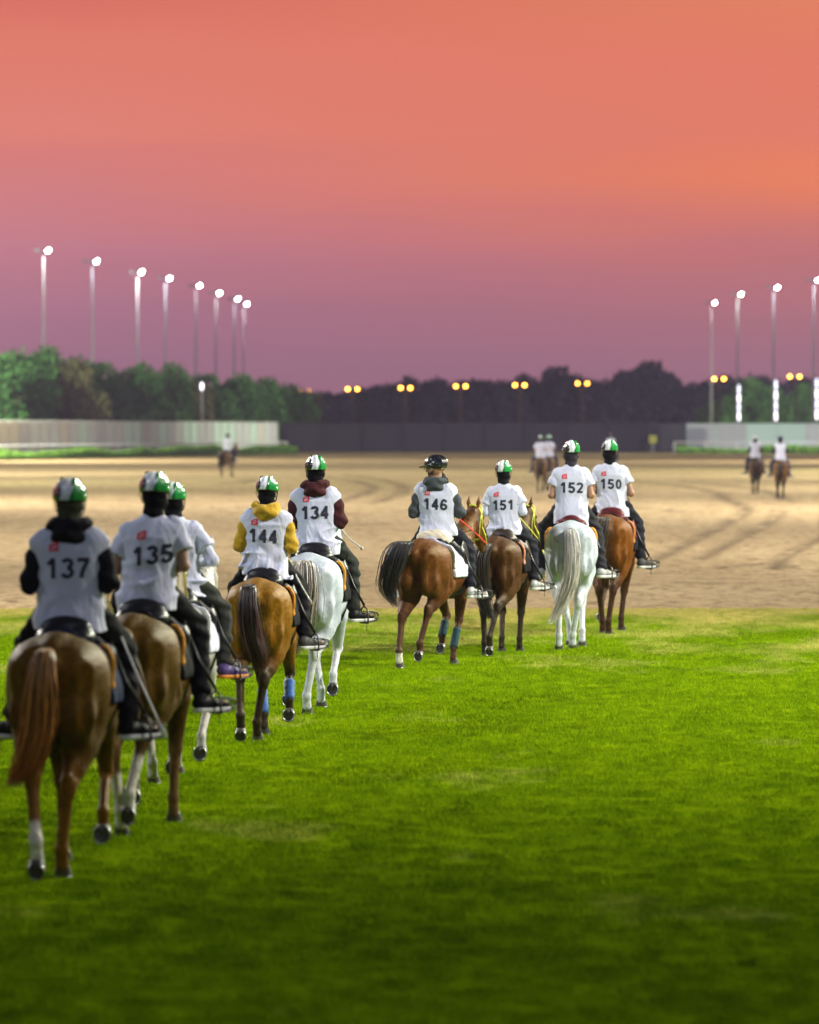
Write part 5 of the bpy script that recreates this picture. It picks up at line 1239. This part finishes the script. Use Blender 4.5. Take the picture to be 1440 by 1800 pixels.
FAR = [
 dict(px=400, D=253, yaw=24, coat=(.10, .055, .03), label='lone dark bay horse far off by the left rail', rl='lone distant rider in pale shirt by the left rail', sl=('long', 'pale', (.45, .47, .52)), hel=(.03, .05, .05), lean=0),
 dict(px=950, D=193, yaw=2, coat=(.24, .13, .06), label='left horse of the overlapping distant pair', rl='left rider of the overlapping distant pair above rider 152', sl=('short',), hel='flag', lean=0),
 dict(px=965, D=199, yaw=6, coat=(.2, .11, .05), label='right horse of the overlapping distant pair', rl='right rider of the overlapping distant pair above rider 152', sl=('short',), hel=(.3, .5, .4), lean=0),
 dict(px=1073, D=258, yaw=14, coat=(.06, .035, .025), label='distant dark horse hidden behind the helmet of rider 150', rl='distant rider with dark helmet showing above rider 150', sl=('short',), hel=(.03, .03, .04), lean=0),
 dict(px=1328, D=188, yaw=1, coat=(.12, .06, .04), label='distant dark bay horse, left of the pair on the right', rl='distant rider with white helmet, left of the pair on the right', sl=('long', 'navy', (.015, .02, .04)), hel=(.6, .62, .68), lean=0),
 dict(px=1372, D=177, yaw=2, coat=(.27, .14, .06), label='distant light bay horse, right of the pair on the right', rl='distant rider with navy helmet, right of the pair on the right', sl=('long', 'navy', (.015, .02, .04)), hel=(.02, .025, .07), lean=0),
]
for i, q in enumerate(FAR):
    p = dict(base_h); p.update(q); p.update(near=False, vox=.03, seed=60 + i, sc=1.0, group=GF, lh=['stand', 'back', 'fore'][i % 3], rh=['push', 'stand', 'back'][i % 3], lf=['fore', 'back', 'stand'][i % 3], rf=['stand', 'swing', 'back'][i % 3]); x = px2x(p['px'], p['D']); p['loc'] = (x, p['D'], 0)
    make_horse(p)
    make_rider(dict(near=False, seed=80 + i, helmet=q['hel'], group=GFR, num=None, sc=1.0, yaw=q['yaw'], loc=(x, p['D'] + .03, 1.50), sleeve=q['sl'], cc=BK, trc=NV, shoe=('grey', (.06, .06, .06)), sole=('pale', (.7, .7, .7, 1)), vc=WV, label=q['rl']))
for o in bpy.data.objects:
    if '__seat' in o: del o['__seat']

# ------------------------------------------------------------------ dusty evening air
HAZE = 0.00014
if HAZE:
    m = bpy.data.materials.new('evening_air'); m.use_nodes = True; t = m.node_tree; t.nodes.clear()
    v = N(t, 'ShaderNodeVolumePrincipled', i_Density=HAZE); v.inputs['Color'].default_value = (.76, .66, .95, 1); v.inputs['Anisotropy'].default_value = .2
    o_ = N(t, 'ShaderNodeOutputMaterial'); t.links.new(v.outputs[0], o_.inputs['Volume'])
    mb = MB(); mb.box((-320, -60, -1.2), (320, 900, 34)); hz = mb.build('haze', m, smooth=False); tag(hz, 'thin dusty evening air over the whole ground', 'haze', kind='stuff')
